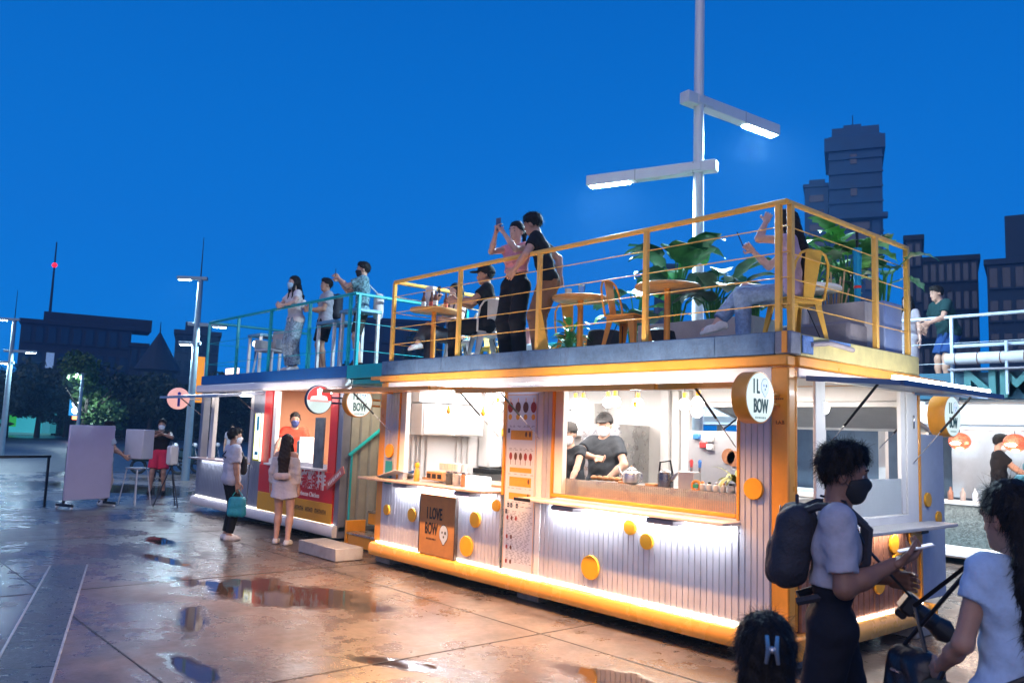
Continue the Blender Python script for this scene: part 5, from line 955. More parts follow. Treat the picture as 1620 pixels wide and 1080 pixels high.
for i in range(10): rgx = random.Random(i); tag(MB().lathe([(.03, 0), (.033, .11), (.015, .14), (.015, .17)], (-2.58 + i * .07, CY + .1, .972), 8).build('row_bottle', M('cb_grey'), None), ('leftmost', 'second', 'third', 'fourth', 'fifth', 'sixth', 'seventh', 'eighth', 'ninth', 'rightmost')[i] + ' small bottle in the row on the rear counter seen through the side window', 'bottle', 'row of small bottles on the rear counter')
# ------------------------------------------------------------------ left side: board, easel, stool, far kiosk, signs, bikes
ws = T('display_board', 'big blank pale board on a wheeled black stand at the left', 'board', (-14.5, -1.4, 0)); ax = Vector((-.37, .93, 0)).normalized(); c = Vector((-14.45, -1.42, 0)); X = frame((c.x, c.y, 0), ax, (0, 0, 1))
MB().box((-.50, .16, -.02), (.50, 1.62, .02), .01, X).build('board_sheet', M('board_lilac', (.52, .47, .62), .6, 0, .04), ws)
for sx in (-.46, .46): MB().box((sx - .02, .05, -.25), (sx + .02, .10, .25), .004, X).build('stand_foot', BLK, ws); MB().box((sx - .02, .10, -.06), (sx + .02, 1.2, -.022), .004, X).build('stand_upright', BLK, ws); [MB().sphere(X @ Vector((sx, .03, z)), .03, 8, 6).build('caster', PLAS, ws) for z in (-.22, .22)]
br = T('barrier', 'low black barrier frame left of the big blank board', 'barrier', (-15, -2.5, 0)); X2 = frame((-14.9, -2.3, 0), ax, (0, 0, 1)); MB().box((-1.2, .95, -.02), (.32, 1.0, .02), .004, X2).build('barrier_bar', BLK, br); [MB().box((x - .02, 0, -.02), (x + .02, .95, .02), .004, X2).build('barrier_post', BLK, br) for x in (-1.1, .28)]
st = T('bar_stool', 'grey metal stool carrying a white box beyond the blank board', 'stool', (-14.6, -.4, 0)); X = Matrix.Translation((-14.75, -.42, 0)) @ Matrix.Rotation(R(30), 4, 'Z'); MB().box((-.17, -.17, .74), (.17, .17, .77), .01, X).build('stool_seat', CHW, st)
for sx in (-1, 1):
    for sy in (-1, 1): MB().tube([X @ Vector((sx * .14, sy * .14, .74)), X @ Vector((sx * .22, sy * .22, 0))], .014, 6).build('stool_leg', CHW, st)
tag(MB().box((-.24, -.16, .95), (.24, .16, 1.56), .015, X).build('white_box', M('box_white', (.62, .62, .66), .6, 0, .05)), 'white box held above the grey stool beyond the blank board', 'box')
fk = T('far_kiosk', 'far turquoise lit hut with a green poster at the left edge', 'hut', (-75, 9, 0)); X = frame((-82.5, 9.4, 0), (.66, .75, 0), (0, 0, 1)); 
for n_, lo, hi, m_ in (('hut_wall', (-4, .2, -2), (1.8, 3.0, 0), EM('hut_glow', (.05, .5, .6), .28)), ('hut_roof', (-4.3, 3.0, -2.4), (2.2, 3.45, .4), M('hut_roof', (.1, .25, .28), .6)), ('hut_door', (-1.9, .2, .02), (-1.55, 2.8, .08), BLK), ('hut_poster', (-.9, .7, .02), (0, 2.6, .08), EM('poster_green', (.03, .4, .06), .35)), ('hut_base', (-4.2, 0, -2.2), (2, .2, .3), EM('hut_base', (.1, .4, .45), .2)), ('hut_annex', (2.3, .2, -1), (3.1, 2.5, 0), EM('hut_glow2', (.05, .4, .5), .2))): MB().box(lo, hi, .02, X).build(n_, m_, fk)
for i, (y, cc, l) in enumerate(((-.0, (.75, .85, 1), 'white'), (1.45, (.2, .6, .9), 'turquoise'), (2.95, (.05, .15, .9), 'blue'))):
    t = T('lit_sign_box', l + ' lit sign box in the row of three beyond the blank board', 'sign', (-62, 14 + y, 1), 'lit sign boxes across the square'); X = frame((-65.0 + y * .48, 10.2 + y * .56, .95), (.66, .75, 0), (0, 0, 1)); MB().box((-.55, .9, -.2), (.55, 2.2, .2), .03, X).build('sign_case', M('case_blue', (.02, .1, .2), .4, emit=(.02, .25, .6), es=.6), t)
    if i == 0: [MB().sphere(X @ Vector((0, z, .22)), .30, 12, 8, (1, 1, .9)).build('glow_disc', EM('sign_w', cc, 3), t) for z in (1.3, 1.8)]
    elif i == 1: MB().box((-.4, 1.75, .2), (.4, 2.0, .24), 0, X).build('glow_bar', EM('sign_t', (.4, .85, 1), 2), t); MB().box((-.4, 1.1, .2), (.15, 1.45, .24), 0, X).build('glow_bar', EM('sign_t', cc, 2), t)
    else: MB().tube([X @ Vector((.4 * math.cos(a), 1.75 + .3 * math.sin(a), .24)) for a in [k * .4 for k in range(16)]], .08, 6, closed=True).build('glow_ring', EM('sign_b', (.15, .3, 1), 2), t)
    MB().box((-.25, .62, .1), (.25, .88, .2), .02, X).build('red_lamp', EM('sign_r%d' % (i % 2), ((1, .2, .08), (1, .02, .15))[i % 2], 2.5 if i != 1 else .2), t)
    MB().box((-.06, -.95, -.06), (.06, .9, .06), 0, X).build('sign_leg', BLK, t)
def scooter(label, x, y, rz, col):
    t = T('parked_scooter', label, 'scooter', (0, 0, 0), 'scooters parked beyond the kiosks'); m_ = M('scoot_%02d' % int(col[1] * 100), col, .3, .1, .1)
    for px in (-.6, .6): MB().tube([(px + .21 * math.cos(a), 0, .26 + .21 * math.sin(a)) for a in [k * .5236 for k in range(12)]], .05, 8, closed=True).build('wheel', BLK, t)
    MB().box((-.85, -.16, .42), (-.15, .16, .72), .08).build('rear_body', m_, t); MB().box((-.8, -.14, .725), (-.1, .14, .82), .04).build('seat', BLK, t); MB().box((-.3, -.15, .25), (.35, .15, .32), .02).build('floor_board', BLK, t); MB().box((.32, -.18, .3), (.46, .18, .95), .06).build('leg_shield', m_, t); MB().tube([(.6, 0, .3), (.42, 0, 1.0)], .03, 6).build('fork', STEEL, t); MB().tube([(.36, -.3, 1.05), (.42, 0, 1.0), (.36, .3, 1.05)], .02, 6).build('handlebar', BLK, t); MB().sphere((.46, 0, .95), .09, 10, 6).build('headlight', PLAS, t)
    t.location = (x, y, 0); t.rotation_euler = (0, 0, R(rz)); return t
sc = scooter('dark parked scooter beyond the red shorts person, nearest of the row', -24.5, 3.2, 70, (.02, .05, .06))
for x, y, rz, l in ((-25.2, 4.1, 75, 'dark parked scooter second in the row beyond the red shorts person'), (-26.0, 5.2, 66, 'dark parked scooter third in the row beyond the red shorts person'), (-24.0, 7.5, 80, 'dark parked scooter seen through the window of the blue topped kiosk, left of two'), (-23.0, 8.5, 60, 'dark parked scooter seen through the window of the blue topped kiosk, right of two')): dup(sc, (x, y, 0), R(rz), l)
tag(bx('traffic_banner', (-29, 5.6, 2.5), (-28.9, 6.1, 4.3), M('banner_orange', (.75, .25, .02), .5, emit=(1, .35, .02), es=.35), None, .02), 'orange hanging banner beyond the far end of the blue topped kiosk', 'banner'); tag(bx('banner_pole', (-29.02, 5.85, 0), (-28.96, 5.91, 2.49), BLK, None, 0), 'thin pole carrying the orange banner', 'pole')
pd = T('hygiene_stand', 'black stand with a white bottle box at the far corner of the blue topped kiosk', 'stand', (-14.2, .1, 0)); bx('box', (-14.32, .0, .85), (-14.08, .18, 1.25), PLAS, pd, .03); [MB().tube([(-14.2, .09, .84), (-14.2 + .3 * math.cos(a), .09 + .3 * math.sin(a), .0)], .012, 6).build('stand_leg', BLK, pd) for a in (.3, 2.4, 4.5)]
# ------------------------------------------------------------------ far buildings and trees
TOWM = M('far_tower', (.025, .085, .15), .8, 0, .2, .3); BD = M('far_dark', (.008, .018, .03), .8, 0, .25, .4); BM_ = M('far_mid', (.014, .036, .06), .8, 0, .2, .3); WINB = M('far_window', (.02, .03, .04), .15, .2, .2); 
def building(label, c, face, w, d, h, mat, rows, cols, extra=None, lit=()):
    t = T('far_building', label, 'building', (c[0], c[1], 0)); f = Vector((face[0], face[1], 0)).normalized(); xd = Vector((0, 0, 1)).cross(f); X = frame((c[0], c[1], 0), xd, (0, 0, 1))
    MB().box((-w / 2, 0, -d), (w / 2, h, 0), .05, X).build('walls', mat, t); MB().box((-w / 2 - .3, h, -d - .3), (w / 2 + .3, h + .7, .3), .05, X).build('parapet', mat, t)
    for r in range(rows):
        for k in range(cols):
            x = -w / 2 + w * (k + .5) / cols; z = h * (r + .6) / rows; ww = w / cols * .32; hh = h / rows * .3; MB().box((x - ww, z - hh, .01), (x + ww, z + hh, .14), .02, X).build('window', EM('far_lit', (.4, .65, 1), .12) if (r, k) in lit else WINB, t)
            MB().box((x - ww - .15, z - hh - .25, .01), (x + ww + .15, z - hh - .02, .3), .02, X).build('window_sill', mat, t)
    for (lo, hi, n_) in extra or (): MB().box(lo, hi, .03, X).build(n_, mat, t)
    return t, X
P0 = Vector((3.5, -5.97, 0))
def at(px, dist):   # ground point in the compass direction of the given bearing, degrees from north
    a = R(px); return P0 + Vector((math.sin(a), math.cos(a), 0)) * dist
BEAR = lambda x: -49.09 + math.degrees(math.atan((x - 810) / 1299.1))
def bl(label, x0, x1, dist, h, mat, rows, cols, d=12, extra=None, lit=()):
    a, b = at(BEAR(x0), dist), at(BEAR(x1), dist); c = (a + b) / 2; h0 = h; h = h if mat is TOWM else h * math.cos(math.atan(((x0 + x1) / 2 - 810) / 1299.1)); extra = [((lo[0], lo[1] + h - h0, lo[2]), (hi[0], hi[1] + h - h0, hi[2]), n_) for lo, hi, n_ in extra or ()]; return building(label, c, P0 - c, (b - a).length, d, h, mat, rows, cols, extra, lit)
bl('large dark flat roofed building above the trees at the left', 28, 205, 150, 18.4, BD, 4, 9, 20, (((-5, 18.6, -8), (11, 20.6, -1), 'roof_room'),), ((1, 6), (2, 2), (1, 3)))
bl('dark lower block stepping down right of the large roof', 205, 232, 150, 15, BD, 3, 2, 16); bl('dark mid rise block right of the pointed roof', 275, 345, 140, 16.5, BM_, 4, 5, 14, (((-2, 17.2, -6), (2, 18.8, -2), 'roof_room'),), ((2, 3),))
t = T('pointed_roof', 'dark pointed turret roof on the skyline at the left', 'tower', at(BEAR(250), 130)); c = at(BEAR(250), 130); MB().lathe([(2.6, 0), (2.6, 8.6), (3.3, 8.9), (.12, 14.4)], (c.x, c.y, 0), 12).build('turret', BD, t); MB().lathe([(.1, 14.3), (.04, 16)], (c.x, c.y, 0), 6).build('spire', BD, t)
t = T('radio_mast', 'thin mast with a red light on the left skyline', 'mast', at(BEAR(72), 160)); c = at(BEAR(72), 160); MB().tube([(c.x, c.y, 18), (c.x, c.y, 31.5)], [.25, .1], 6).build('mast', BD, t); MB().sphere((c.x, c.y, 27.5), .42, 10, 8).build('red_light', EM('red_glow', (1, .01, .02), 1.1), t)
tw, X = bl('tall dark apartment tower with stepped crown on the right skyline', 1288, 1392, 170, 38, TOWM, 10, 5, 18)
t2 = MB().box((-2.6, 38.7, -16), (7.2, 63, -1.5), .1, X).build('upper_shaft', TOWM, tw)
for lo, hi, n_ in (((-3.4, 59.8, -16.5), (7.8, 62.6, -.9), 'crown_ledge'), ((-2.0, 63, -14), (6.8, 65.2, -3), 'crown_room'), ((.2, 65.2, -10), (3.6, 66.8, -6), 'crown_tank'), ((-3, 45.5, -1.45), (8, 46.4, .6), 'balcony'), ((-7.2, 38.7, -12), (-2.7, 53.0, -2), 'side_shoulder'), ((-7.5, 53.0, -12.3), (-2.65, 53.7, -1.7), 'shoulder_ledge'), ((-6.4, 53.7, -9), (-3.4, 55.2, -4), 'shoulder_room'), ((-2.4, 39, -1.4), (-.9, 45.2, -.6), 'pilaster'), ((5.2, 39, -1.4), (6.7, 45.2, -.6), 'pilaster')): MB().box(lo, hi, .05, X).build(n_, TOWM, tw)
MB().tube([X @ Vector((2, 66.8, -8)), X @ Vector((2, 69.5, -8))], .1, 5).build('antenna', BD, tw)
for z in range(40, 59, 3):
    MB().box((-2.75, z, -1.49), (7.35, z + .35, -1.1), .02, X).build('floor_ledge', TOWM, tw)
    if z < 52: MB().box((-6.3, z + .9, -1.99), (-3.6, z + 2.3, -1.8), .02, X).build('window', WINB, tw)
    if z < 45: MB().box((-.4, z + .6, -1.49), (4.8, z + 2.6, -1.2), .02, X).build('balcony_opening', WINB, tw)
for z in (57, 50.5): MB().box((1.4, z, -1.48), (2.6, z + 2, -1.3), .02, X).build('window', WINB, tw)
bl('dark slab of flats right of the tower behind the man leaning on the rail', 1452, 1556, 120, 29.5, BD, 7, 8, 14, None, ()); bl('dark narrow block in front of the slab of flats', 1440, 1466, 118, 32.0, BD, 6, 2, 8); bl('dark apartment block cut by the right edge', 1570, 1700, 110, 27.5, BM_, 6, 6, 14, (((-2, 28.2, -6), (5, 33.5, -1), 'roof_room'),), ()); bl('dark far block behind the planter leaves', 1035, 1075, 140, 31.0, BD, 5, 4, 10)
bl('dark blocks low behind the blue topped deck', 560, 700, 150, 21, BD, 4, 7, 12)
def leaf_cloud(name, c, r, n, size, mat, parent, seed, flat=.8):
    rg = np.random.default_rng(seed); k = 7; cl = rg.normal(0, .45, (k, 3)) * r; cl[:, 2] *= flat; cr = r * rg.uniform(.35, .6, k); w = rg.integers(0, k, n); d = rg.normal(0, 1, (n, 3)); d /= np.linalg.norm(d, axis=1)[:, None]; P = cl[w] + d * (cr[w] * rg.uniform(.6, 1.08, n))[:, None]; P[:, 2] *= flat; P += np.array(c)
    u = rg.normal(0, 1, (n, 3)); u /= np.linalg.norm(u, axis=1)[:, None]; v = np.cross(u, rg.normal(0, 1, (n, 3))); v /= np.linalg.norm(v, axis=1)[:, None] + 1e-6; s = size * rg.uniform(.6, 1.4, (n, 1)); V = np.stack([P - u * s, P + v * s * .55, P + u * s, P - v * s * .55], 1).reshape(-1, 3); F = np.arange(n * 4).reshape(-1, 4); o = np_obj(name, V - np.array(root_loc(parent)), F, mat, parent, False); o['kind'] = 'stuff'; return o
TRK = M('bark', (.05, .04, .03), .9, 0, .3, 8, .5)
def tree(label, c, h, r, mat, seed, n=1500, size=.28, group=None):
    rg = random.Random(seed); t = T('tree', label, 'tree', (c[0], c[1], 0), group); x, y = c[0], c[1]; MB().tube([(x, y, 0), (x + .1, y, h * .3), (x - .1, y + .1, h * .6)], [.24, .18, .1], 8).build('trunk', TRK, t)
    for i in range(4): a = i * 1.57 + rg.random(); MB().tube([(x, y, h * .35), (x + math.cos(a) * r * .6, y + math.sin(a) * r * .6, h * rg.uniform(.6, .8))], [.09, .03], 6).build('limb', TRK, t)
    leaf_cloud('crown', (x, y, h * .66), r, n, size, mat, t, seed, h * .42 / r if h * .42 / r < 1.1 else 1.1); return t
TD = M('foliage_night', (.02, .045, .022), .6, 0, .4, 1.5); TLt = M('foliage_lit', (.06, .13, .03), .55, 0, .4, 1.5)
adj = ['left edge', 'second from the left edge', 'below the large roof, left part', 'below the large roof, middle', 'below the large roof, right part', 'below the step down block', 'below the pointed roof', 'right of the pointed roof', 'behind the three armed lamp post', 'behind the far end of the blue topped kiosk', 'behind the deck of the blue topped kiosk']
for i, x in enumerate((-40, 20, 70, 115, 165, 205, 245, 285, 330, 400, 480)): c = at(BEAR(x), 72 + (i * 37) % 17); tree('dark tree in the belt, ' + adj[i], c, 4.7 + (i * 29 % 13) * .1, 3.5, TD, 30 + i, 5200, .19, 'dark trees along the far side of the square')
hg = T('hedge', 'long dark hedge bank closing the far side of the square under the trees', 'hedge', at(BEAR(200), 92)); 
for k in range(16):
    c = at(BEAR(-120 + k * 62), 92 - (k % 3) * 2); leaf_cloud('hedge_leaves', (c.x, c.y, 2.2), 3.4, 900, .34, TD, hg, 200 + k, .95)
for k in range(12): a, b = at(BEAR(-150 + k * 85), 96), at(BEAR(-150 + k * 85 + 84), 96); MB().prism([(a.x, a.y), (b.x, b.y), (b.x - 2, b.y + 2), (a.x - 2, a.y + 2)], 0, 4.2).build('hedge_core', TD, hg)
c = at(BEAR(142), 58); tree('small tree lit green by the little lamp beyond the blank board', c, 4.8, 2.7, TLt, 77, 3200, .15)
far_lamp('small short lamp shining into the lit green tree', c.x + 1.2, c.y - .6, 4.4, ((-.5, -.5, 4.42, 180),), 'short lamps'); 
for x, d_, h, l in ((1300, 60, 5.5, 'dark tree low behind the right deck planter'), (1530, 60, 6, 'dark tree low behind the slab of flats'), (640, 75, 8, 'dark tree behind the bottles on the left deck table'), (900, 80, 8, 'dark tree low behind the middle deck table')): c = at(BEAR(x), d_); tree(l, c, h, 3.4, TD, int(x), 3000, .2)
# ------------------------------------------------------------------ people
M('hair_brown', (.028, .014, .009), .55, 0, .35, 60, .35, 130, spec=.25)
C_ = CLOTH
WHM = M('mask_white', (.72, .74, .78), .7, 0, .04); BLM = M('mask_black', (.012, .012, .014), .7, 0, .1); BUM = M('mask_blue', (.40, .58, .72), .7, 0, .04)
def phone(label, c, x, y, col=BLK, glow=None):
    X = frame(c, x, y); t = T('phone', label, 'phone', Vector(c)); MB().box((-.036, -.075, -.004), (.036, .075, .004), .006, X).build('phone_case', col, t)
    MB().box((-.032, -.069, .0042), (.032, .069, .0052), 0, X).build('phone_screen', glow or M('screen_dark', (.02, .02, .03), .1, 0, 0), t); return t
def soft(name, prims, mat, parent, h=.012, k=.05, wr=.004):
    P = np.array([q for p in prims for q in p[:2]]); rr = max(p[2] for p in prims) + .05; f = Field(P.min(0) - rr, P.max(0) + rr, h)
    for a, b, r in prims: f.cap(tuple(a), tuple(b), r, k=k)
    f.warp(lambda X, Y, Z: wr * np.sin(X * 40 + Z * 30) * np.sin(Y * 45 - Z * 25)); V, F = f.mesh(); return np_obj(name, V - np.array(root_loc(parent)), F, mat, parent)
def strap_(pts, w, mat, parent, name='strap'):
    m = MB(); m.tube(pts, w, 6); return m.build(name, mat, parent)
# --- foreground man with backpack
m1, k1 = person('man in grey tee with a backpack, walking past and looking at his phone', (1.572, -2.325, 0), 2, 1.77, 'm',
    dict(Rr=(.13, .24, 1.22), L=(-.06, .25, 1.13), Re=(.5, -1, -.5), Le=(-.8, -.6, -.8), hp=-7, Lf=(-.09, .16, .085), Rf=(.1, -.30, .14), Rft=(.1, 1, -.35), Rp=(0, -.2, 1), Rc=.9, lean=(0, .05, 1)), 'd',
    dict(mat=C_('grey_tee', (.40, .40, .45)), sleeve=.78, o=.011, loose=.006, hem=.17), dict(mat=C_('black_trousers', (.012, .014, .022)), o=.010, loose=.004, waist=.21), dict(mat=C_('dark_shoe', (.03, .03, .03)), sole=PLAS), 'spiky', None, BLM, .0088, strands=4200, hres=.0036, extra=dict(strand=.026, lift=.55))
bp = T('backpack', 'dark backpack on the back of the man looking at his phone', 'backpack', k1['chest']); c = k1['chest'] - k1['fw'] * .165 + Vector((0, 0, -.035)); rxv = k1['rx']; BPM = M('backpack_cloth', (.022, .024, .034), .7, 0, .25, 14, .4, 60)
soft('bag_body', [(c + rxv * q * .075 + Vector((0, 0, .10)), c + rxv * q * .08 + Vector((0, 0, -.10)) - k1['fw'] * .045, .092) for q in (-1, 1)], BPM, bp, .011)
soft('front_pocket', [(c + rxv * q * .06 - k1['fw'] * .085 + Vector((0, 0, -.02)), c + rxv * q * .07 - k1['fw'] * .095 + Vector((0, 0, -.13)), .05) for q in (-1, 1)], BPM, bp, .01)
for q, S_ in ((-1, k1['SL']), (1, k1['SR'])):
    s0 = S_.lerp(k1['chest'], .22) + Vector((0, 0, .055)); strap_([c + rxv * q * .08 + Vector((0, 0, .15)), s0 - k1['fw'] * .08 + Vector((0, 0, .02)), s0 + k1['fw'] * .03 + Vector((0, 0, .028)), s0 + k1['fw'] * .13 + Vector((0, 0, -.06)), k1['chest'] + rxv * q * .13 + k1['fw'] * .125 + Vector((0, 0, -.06)), k1['chest'] + rxv * q * .155 + k1['fw'] * .02 + Vector((0, 0, -.2)), c + rxv * q * .09 + Vector((0, 0, -.24))], .019, BPM, bp, 'shoulder_strap')
strap_([c + Vector((0, 0, .185)) + rxv * a for a in (-.03,)] + [c + Vector((0, 0, .225)), c + Vector((0, 0, .185)) + rxv * .03], .009, BPM, bp, 'grab_loop'); MB().tube([c + rxv * (.15 * math.sin(a)) + Vector((0, 0, .17 * math.cos(a))) - k1['fw'] * .075 for a in [-1.6 + i * .2 for i in range(17)]], .004, 5).build('zip_line', BLK, bp)
phone('pale phone in the hand of the man with the backpack', k1['R'] + k1['fw'] * .015 + Vector((0, 0, .03)), k1['rx'], k1['fw'] + Vector((0, 0, .35)), PLAS, M('phone_glow', (.4, .4, .45), .1, 0, 0, emit=(.7, .8, 1), es=.5))
cm = T('camera', 'black camera with a hooded lens at the hip of the man with the backpack', 'camera', k1['LW']); f_ = k1['fw']; a = k1['LW'] + f_ * .07 + Vector((0, 0, -.10)); ax_ = (f_ * .82 + Vector((0, 0, -.57))).normalized(); X = frame(a, k1['rx'], ax_.cross(k1['rx'])); CMB = M('camera_black', (.014, .014, .017), .4, 0, .15, 30)
MB().box((-.065, -.045, -.035), (.065, .045, .03), .012, X).build('camera_body', CMB, cm); MB().box((-.03, .04, -.03), (.03, .075, .02), .01, X).build('viewfinder', CMB, cm)
Zf = X if (X.to_3x3() @ Vector((0, 0, 1))).dot(ax_) > 0 else X @ Matrix.Rotation(R(180), 4, 'X'); MB().lathe([(.036, .03), (.036, .07), (.040, .075), (.040, .13), (.037, .135)], n=24, X=Zf).build('lens_barrel', CMB, cm)
hd = MB(); n_ = 32; vs = [];
for k in range(n_): q = 2 * math.pi * k / n_; L_ = .055 + .028 * math.cos(2 * q); vs += [Zf @ Vector((.040 * math.cos(q), .040 * math.sin(q), .125)), Zf @ Vector((.052 * math.cos(q), .052 * math.sin(q), .135 + L_)), Zf @ Vector((.049 * math.cos(q), .049 * math.sin(q), .135 + L_)), Zf @ Vector((.037 * math.cos(q), .037 * math.sin(q), .125))]
hd.add(vs, [(k * 4 + a_, ((k + 1) % n_) * 4 + a_, ((k + 1) % n_) * 4 + (a_ + 1) % 4, k * 4 + (a_ + 1) % 4) for k in range(n_) for a_ in range(4)]); hd.build('lens_hood', CMB, cm)
strap_([a - k1['rx'] * .06 + Vector((0, 0, .04)), k1['chest'] + f_ * .12 - k1['rx'] * .06, k1['chest'] + f_ * .04 - k1['rx'] * .07 + Vector((0, 0, .19)), k1['chest'] - f_ * .06 + Vector((0, 0, .2)), k1['chest'] + f_ * .04 + k1['rx'] * .07 + Vector((0, 0, .19)), k1['chest'] + f_ * .12 + k1['rx'] * .05, a + k1['rx'] * .06 + Vector((0, 0, .04))], .006, BLK, cm, 'neck_strap')
# --- child at the lower edge, woman at the right
m2, k2 = person('child with black hair and a silver hair clip, back turned, at the lower edge', (2.23, -3.93, 0), 92, 1.285, 'f', dict(), 'l', dict(mat=C_('pink_top', (.75, .12, .30)), sleeve=.5, o=.014), dict(mat=C_('child_short', (.05, .06, .1)), len=.8), dict(mat=C_('dark_shoe', (.03, .03, .03))), 'longback', HAIRM(), None, .0085, strands=9000, hres=.004, headscale=1.17, extra=dict(strand=.04, lift=.06, hairlen=.30))
hc = k2['hc']; Rm2 = k2['Rm']; bk = Rm2 @ Vector((0, -1, 0)); cl = T('hair_clip', 'silver hair clip at the back of the head of the child', 'hair clip', hc); s_ = hc + bk * .132 + Vector((0, 0, .055)); sd_ = Rm2 @ Vector((1, 0, 0))
for q in (-1, 1): MB().tube([s_ + sd_ * (.013 * q + .012) + Vector((0, 0, .035)), s_ + sd_ * (.010 * q + .012) + bk * .008, s_ + sd_ * (.015 * q + .012) + Vector((0, 0, -.035))], [.005, .0065, .005], 6).build('clip_arm', STEEL, cl)
MB().sphere(s_ + sd_ * .012 + bk * .006, .010, 10, 6).build('clip_joint', STEEL, cl)
m3, k3 = person('woman with long black hair in a light blue top at the right edge, back turned', (2.437, -2.575, 0), 128, 1.645, 'f', dict(lean=(0, .05, 1), L=(-.20, .22, .98), Rr=(.2, .2, 1.0), Le=(-.6, -1, -.6), Re=(.8, -1, -.4), hy=14, hp=-8, Lf=(-.1, .12, .085), Rf=(.1, -.12, .085), Lc=1.0), 'm', dict(mat=C_('light_blue_top', (.42, .56, .74)), sleeve=.42, o=.014, hem=-.04, loose=.012), dict(mat=C_('navy_trousers', (.02, .035, .10)), o=.012), dict(mat=C_('dark_shoe', (.03, .03, .03))), 'longback', HAIRM(), None, .0088, strands=7000, hres=.004, headscale=1.06, extra=dict(strand=.05, lift=.08, hairlen=.40))
hb = T('handbag', 'black handbag held at the side of the woman in the light blue top', 'handbag', k3['L']); c = k3['L'] + k3['fw'] * .10 + Vector((0, 0, .0)); soft('bag_body', [(c + k3['fw'] * -.06 + Vector((0, 0, .02)), c + k3['fw'] * .07 + Vector((0, 0, .02)), .07), (c - k3['fw'] * .07 + Vector((0, 0, -.08)), c + k3['fw'] * .08 + Vector((0, 0, -.08)), .08)], M('bag_black', (.012, .012, .016), .35, 0, .2, 20, .2), hb, .01); strap_([c - k3['fw'] * .07 + Vector((0, 0, .08)), c + Vector((0, 0, .25)), k3['SL'] + Vector((0, 0, .06)), c + k3['fw'] * .08 + Vector((0, 0, .08))], .009, BLK, hb, 'handle'); MB().tube([c - k3['rx'] * .085 - k3['fw'] * .03, c - k3['rx'] * .085 + k3['fw'] * .03], .006, 6).build('clasp', STEEL, hb)
sb2 = T('shoulder_bag', 'dark olive shoulder bag below the hand of the woman in the light blue top', 'bag', k3['pel']); c = k3['pel'] - k3['rx'] * .22 + k3['fw'] * .08 + Vector((0, 0, -.04)); soft('bag_body', [(c - k3['fw'] * .10, c + k3['fw'] * .10, .07), (c - k3['fw'] * .11 + Vector((0, 0, -.12)), c + k3['fw'] * .11 + Vector((0, 0, -.12)), .075)], M('bag_olive', (.06, .06, .035), .6, 0, .25, 16, .3), sb2, .011)
strap_([c + k3['fw'] * .1 + Vector((0, 0, .06)), k3['chest'] + k3['fw'] * .15 - k3['rx'] * .05, k3['SR'] + Vector((0, 0, .07)) - k3['rx'] * .04, k3['chest'] - k3['fw'] * .125 + k3['rx'] * .04 + Vector((0, 0, -.02)), k3['pel'] - k3['fw'] * .13 - k3['rx'] * .06 + Vector((0, 0, .12)), c - k3['fw'] * .1 + Vector((0, 0, .05))], .010, BLK, sb2)
# --- yellow deck
m, k = person('woman in a pink crop top and black trousers holding a phone up with both hands', (-3.78, .36, zA), 232, 1.70, 'f', dict(L=(-.055, .34, 1.50), Rr=(.055, .34, 1.51), Le=(-.6, .1, -1), Re=(.6, .1, -1), Lp=(1, 0, 0), Rp=(-1, 0, 0), Lc=.7, Rc=.7, hp=-4, Lt=(0, -.6, .8), Rt=(0, -.6, .8)), 'p', dict(mat=C_('pink_crop', (.62, .27, .33)), sleeve=.28, hem=.16, o=.010), dict(mat=C_('black_legs', (.012, .013, .017)), o=.018, loose=.018, waist=.14), dict(mat=C_('white_shoe', (.65, .64, .62))), 'pony')
phone('phone held up by the woman in the pink crop top', (k['L'] + k['R']) / 2 + Vector((0, 0, .02)), k['rx'], Vector((0, 0, 1)), M('phone_blue', (.1, .12, .2), .3))
m, k = person('man in a black tee and brown trousers leaning over towards the woman in pink', (-3.30, .36, zA), 172, 1.76, 'm', dict(pel=(0, -.06, .92), lean=(-.02, .30, 1), Rr=(.20, -.16, .98), Re=(.8, -.9, 0), L=(-.2, .3, .98), Le=(-1, -.4, 0), hp=-16, hy=-12, hr=-8), 'l', dict(mat=C_('black_tee', (.014, .014, .017)), sleeve=.55, o=.015, hem=-.06), dict(mat=C_('brown_trousers', (.20, .11, .065)), o=.02, loose=.012), dict(mat=C_('black_shoe', (.015, .015, .015))), 'spiky', strands=900)
m, k = person('seated man in a black cap and black tee on the white metal chair', (-4.60, .62, zA), 182, 1.72, 'm', dict(pel=(0, 0, .53), lean=(0, .06, 1), Lf=(-.13, .42, .085), Rf=(.14, .36, .085), Rr=(.10, .42, .86), L=(-.14, .42, .82), Re=(.8, -.3, -.6), Le=(-.8, -.3, -.6), hp=-4), 'm', dict(mat=C_('black_tee', (.014, .014, .017)), sleeve=.6, o=.018, hem=-.04), dict(mat=C_('black_legs', (.012, .013, .017)), o=.018), dict(mat=C_('black_shoe', (.015, .015, .015))), 'short', cap_=C_('black_cap', (.015, .015, .016)))
m, k = person('woman sitting cross legged with a phone at her mouth beside the left deck table', (-5.72, .92, zA), 212, 1.64, 'f', dict(pel=(0, 0, .53), lean=(0, -.04, 1), Lf=(-.05, .42, .085), Rf=(-.12, .66, .36), Rft=(-.2, 1, -.25), Rk=(.2, .6, 1), Lk=(0, .6, 1), Rr=(.08, .24, 1.06), L=(-.16, .26, .74), Re=(.8, 0, -.8), Rc=.8), 'p', dict(mat=C_('blush_top', (.60, .45, .43)), sleeve=.5, o=.013), dict(mat=C_('grey_legs', (.06, .065, .08)), o=.02, loose=.014), dict(mat=C_('white_shoe', (.65, .64, .62))), 'long')
phone('phone near the mouth of the cross legged woman', k['R'] + Vector((0, -.02, .03)), k['rx'], Vector((0, 0, 1)))
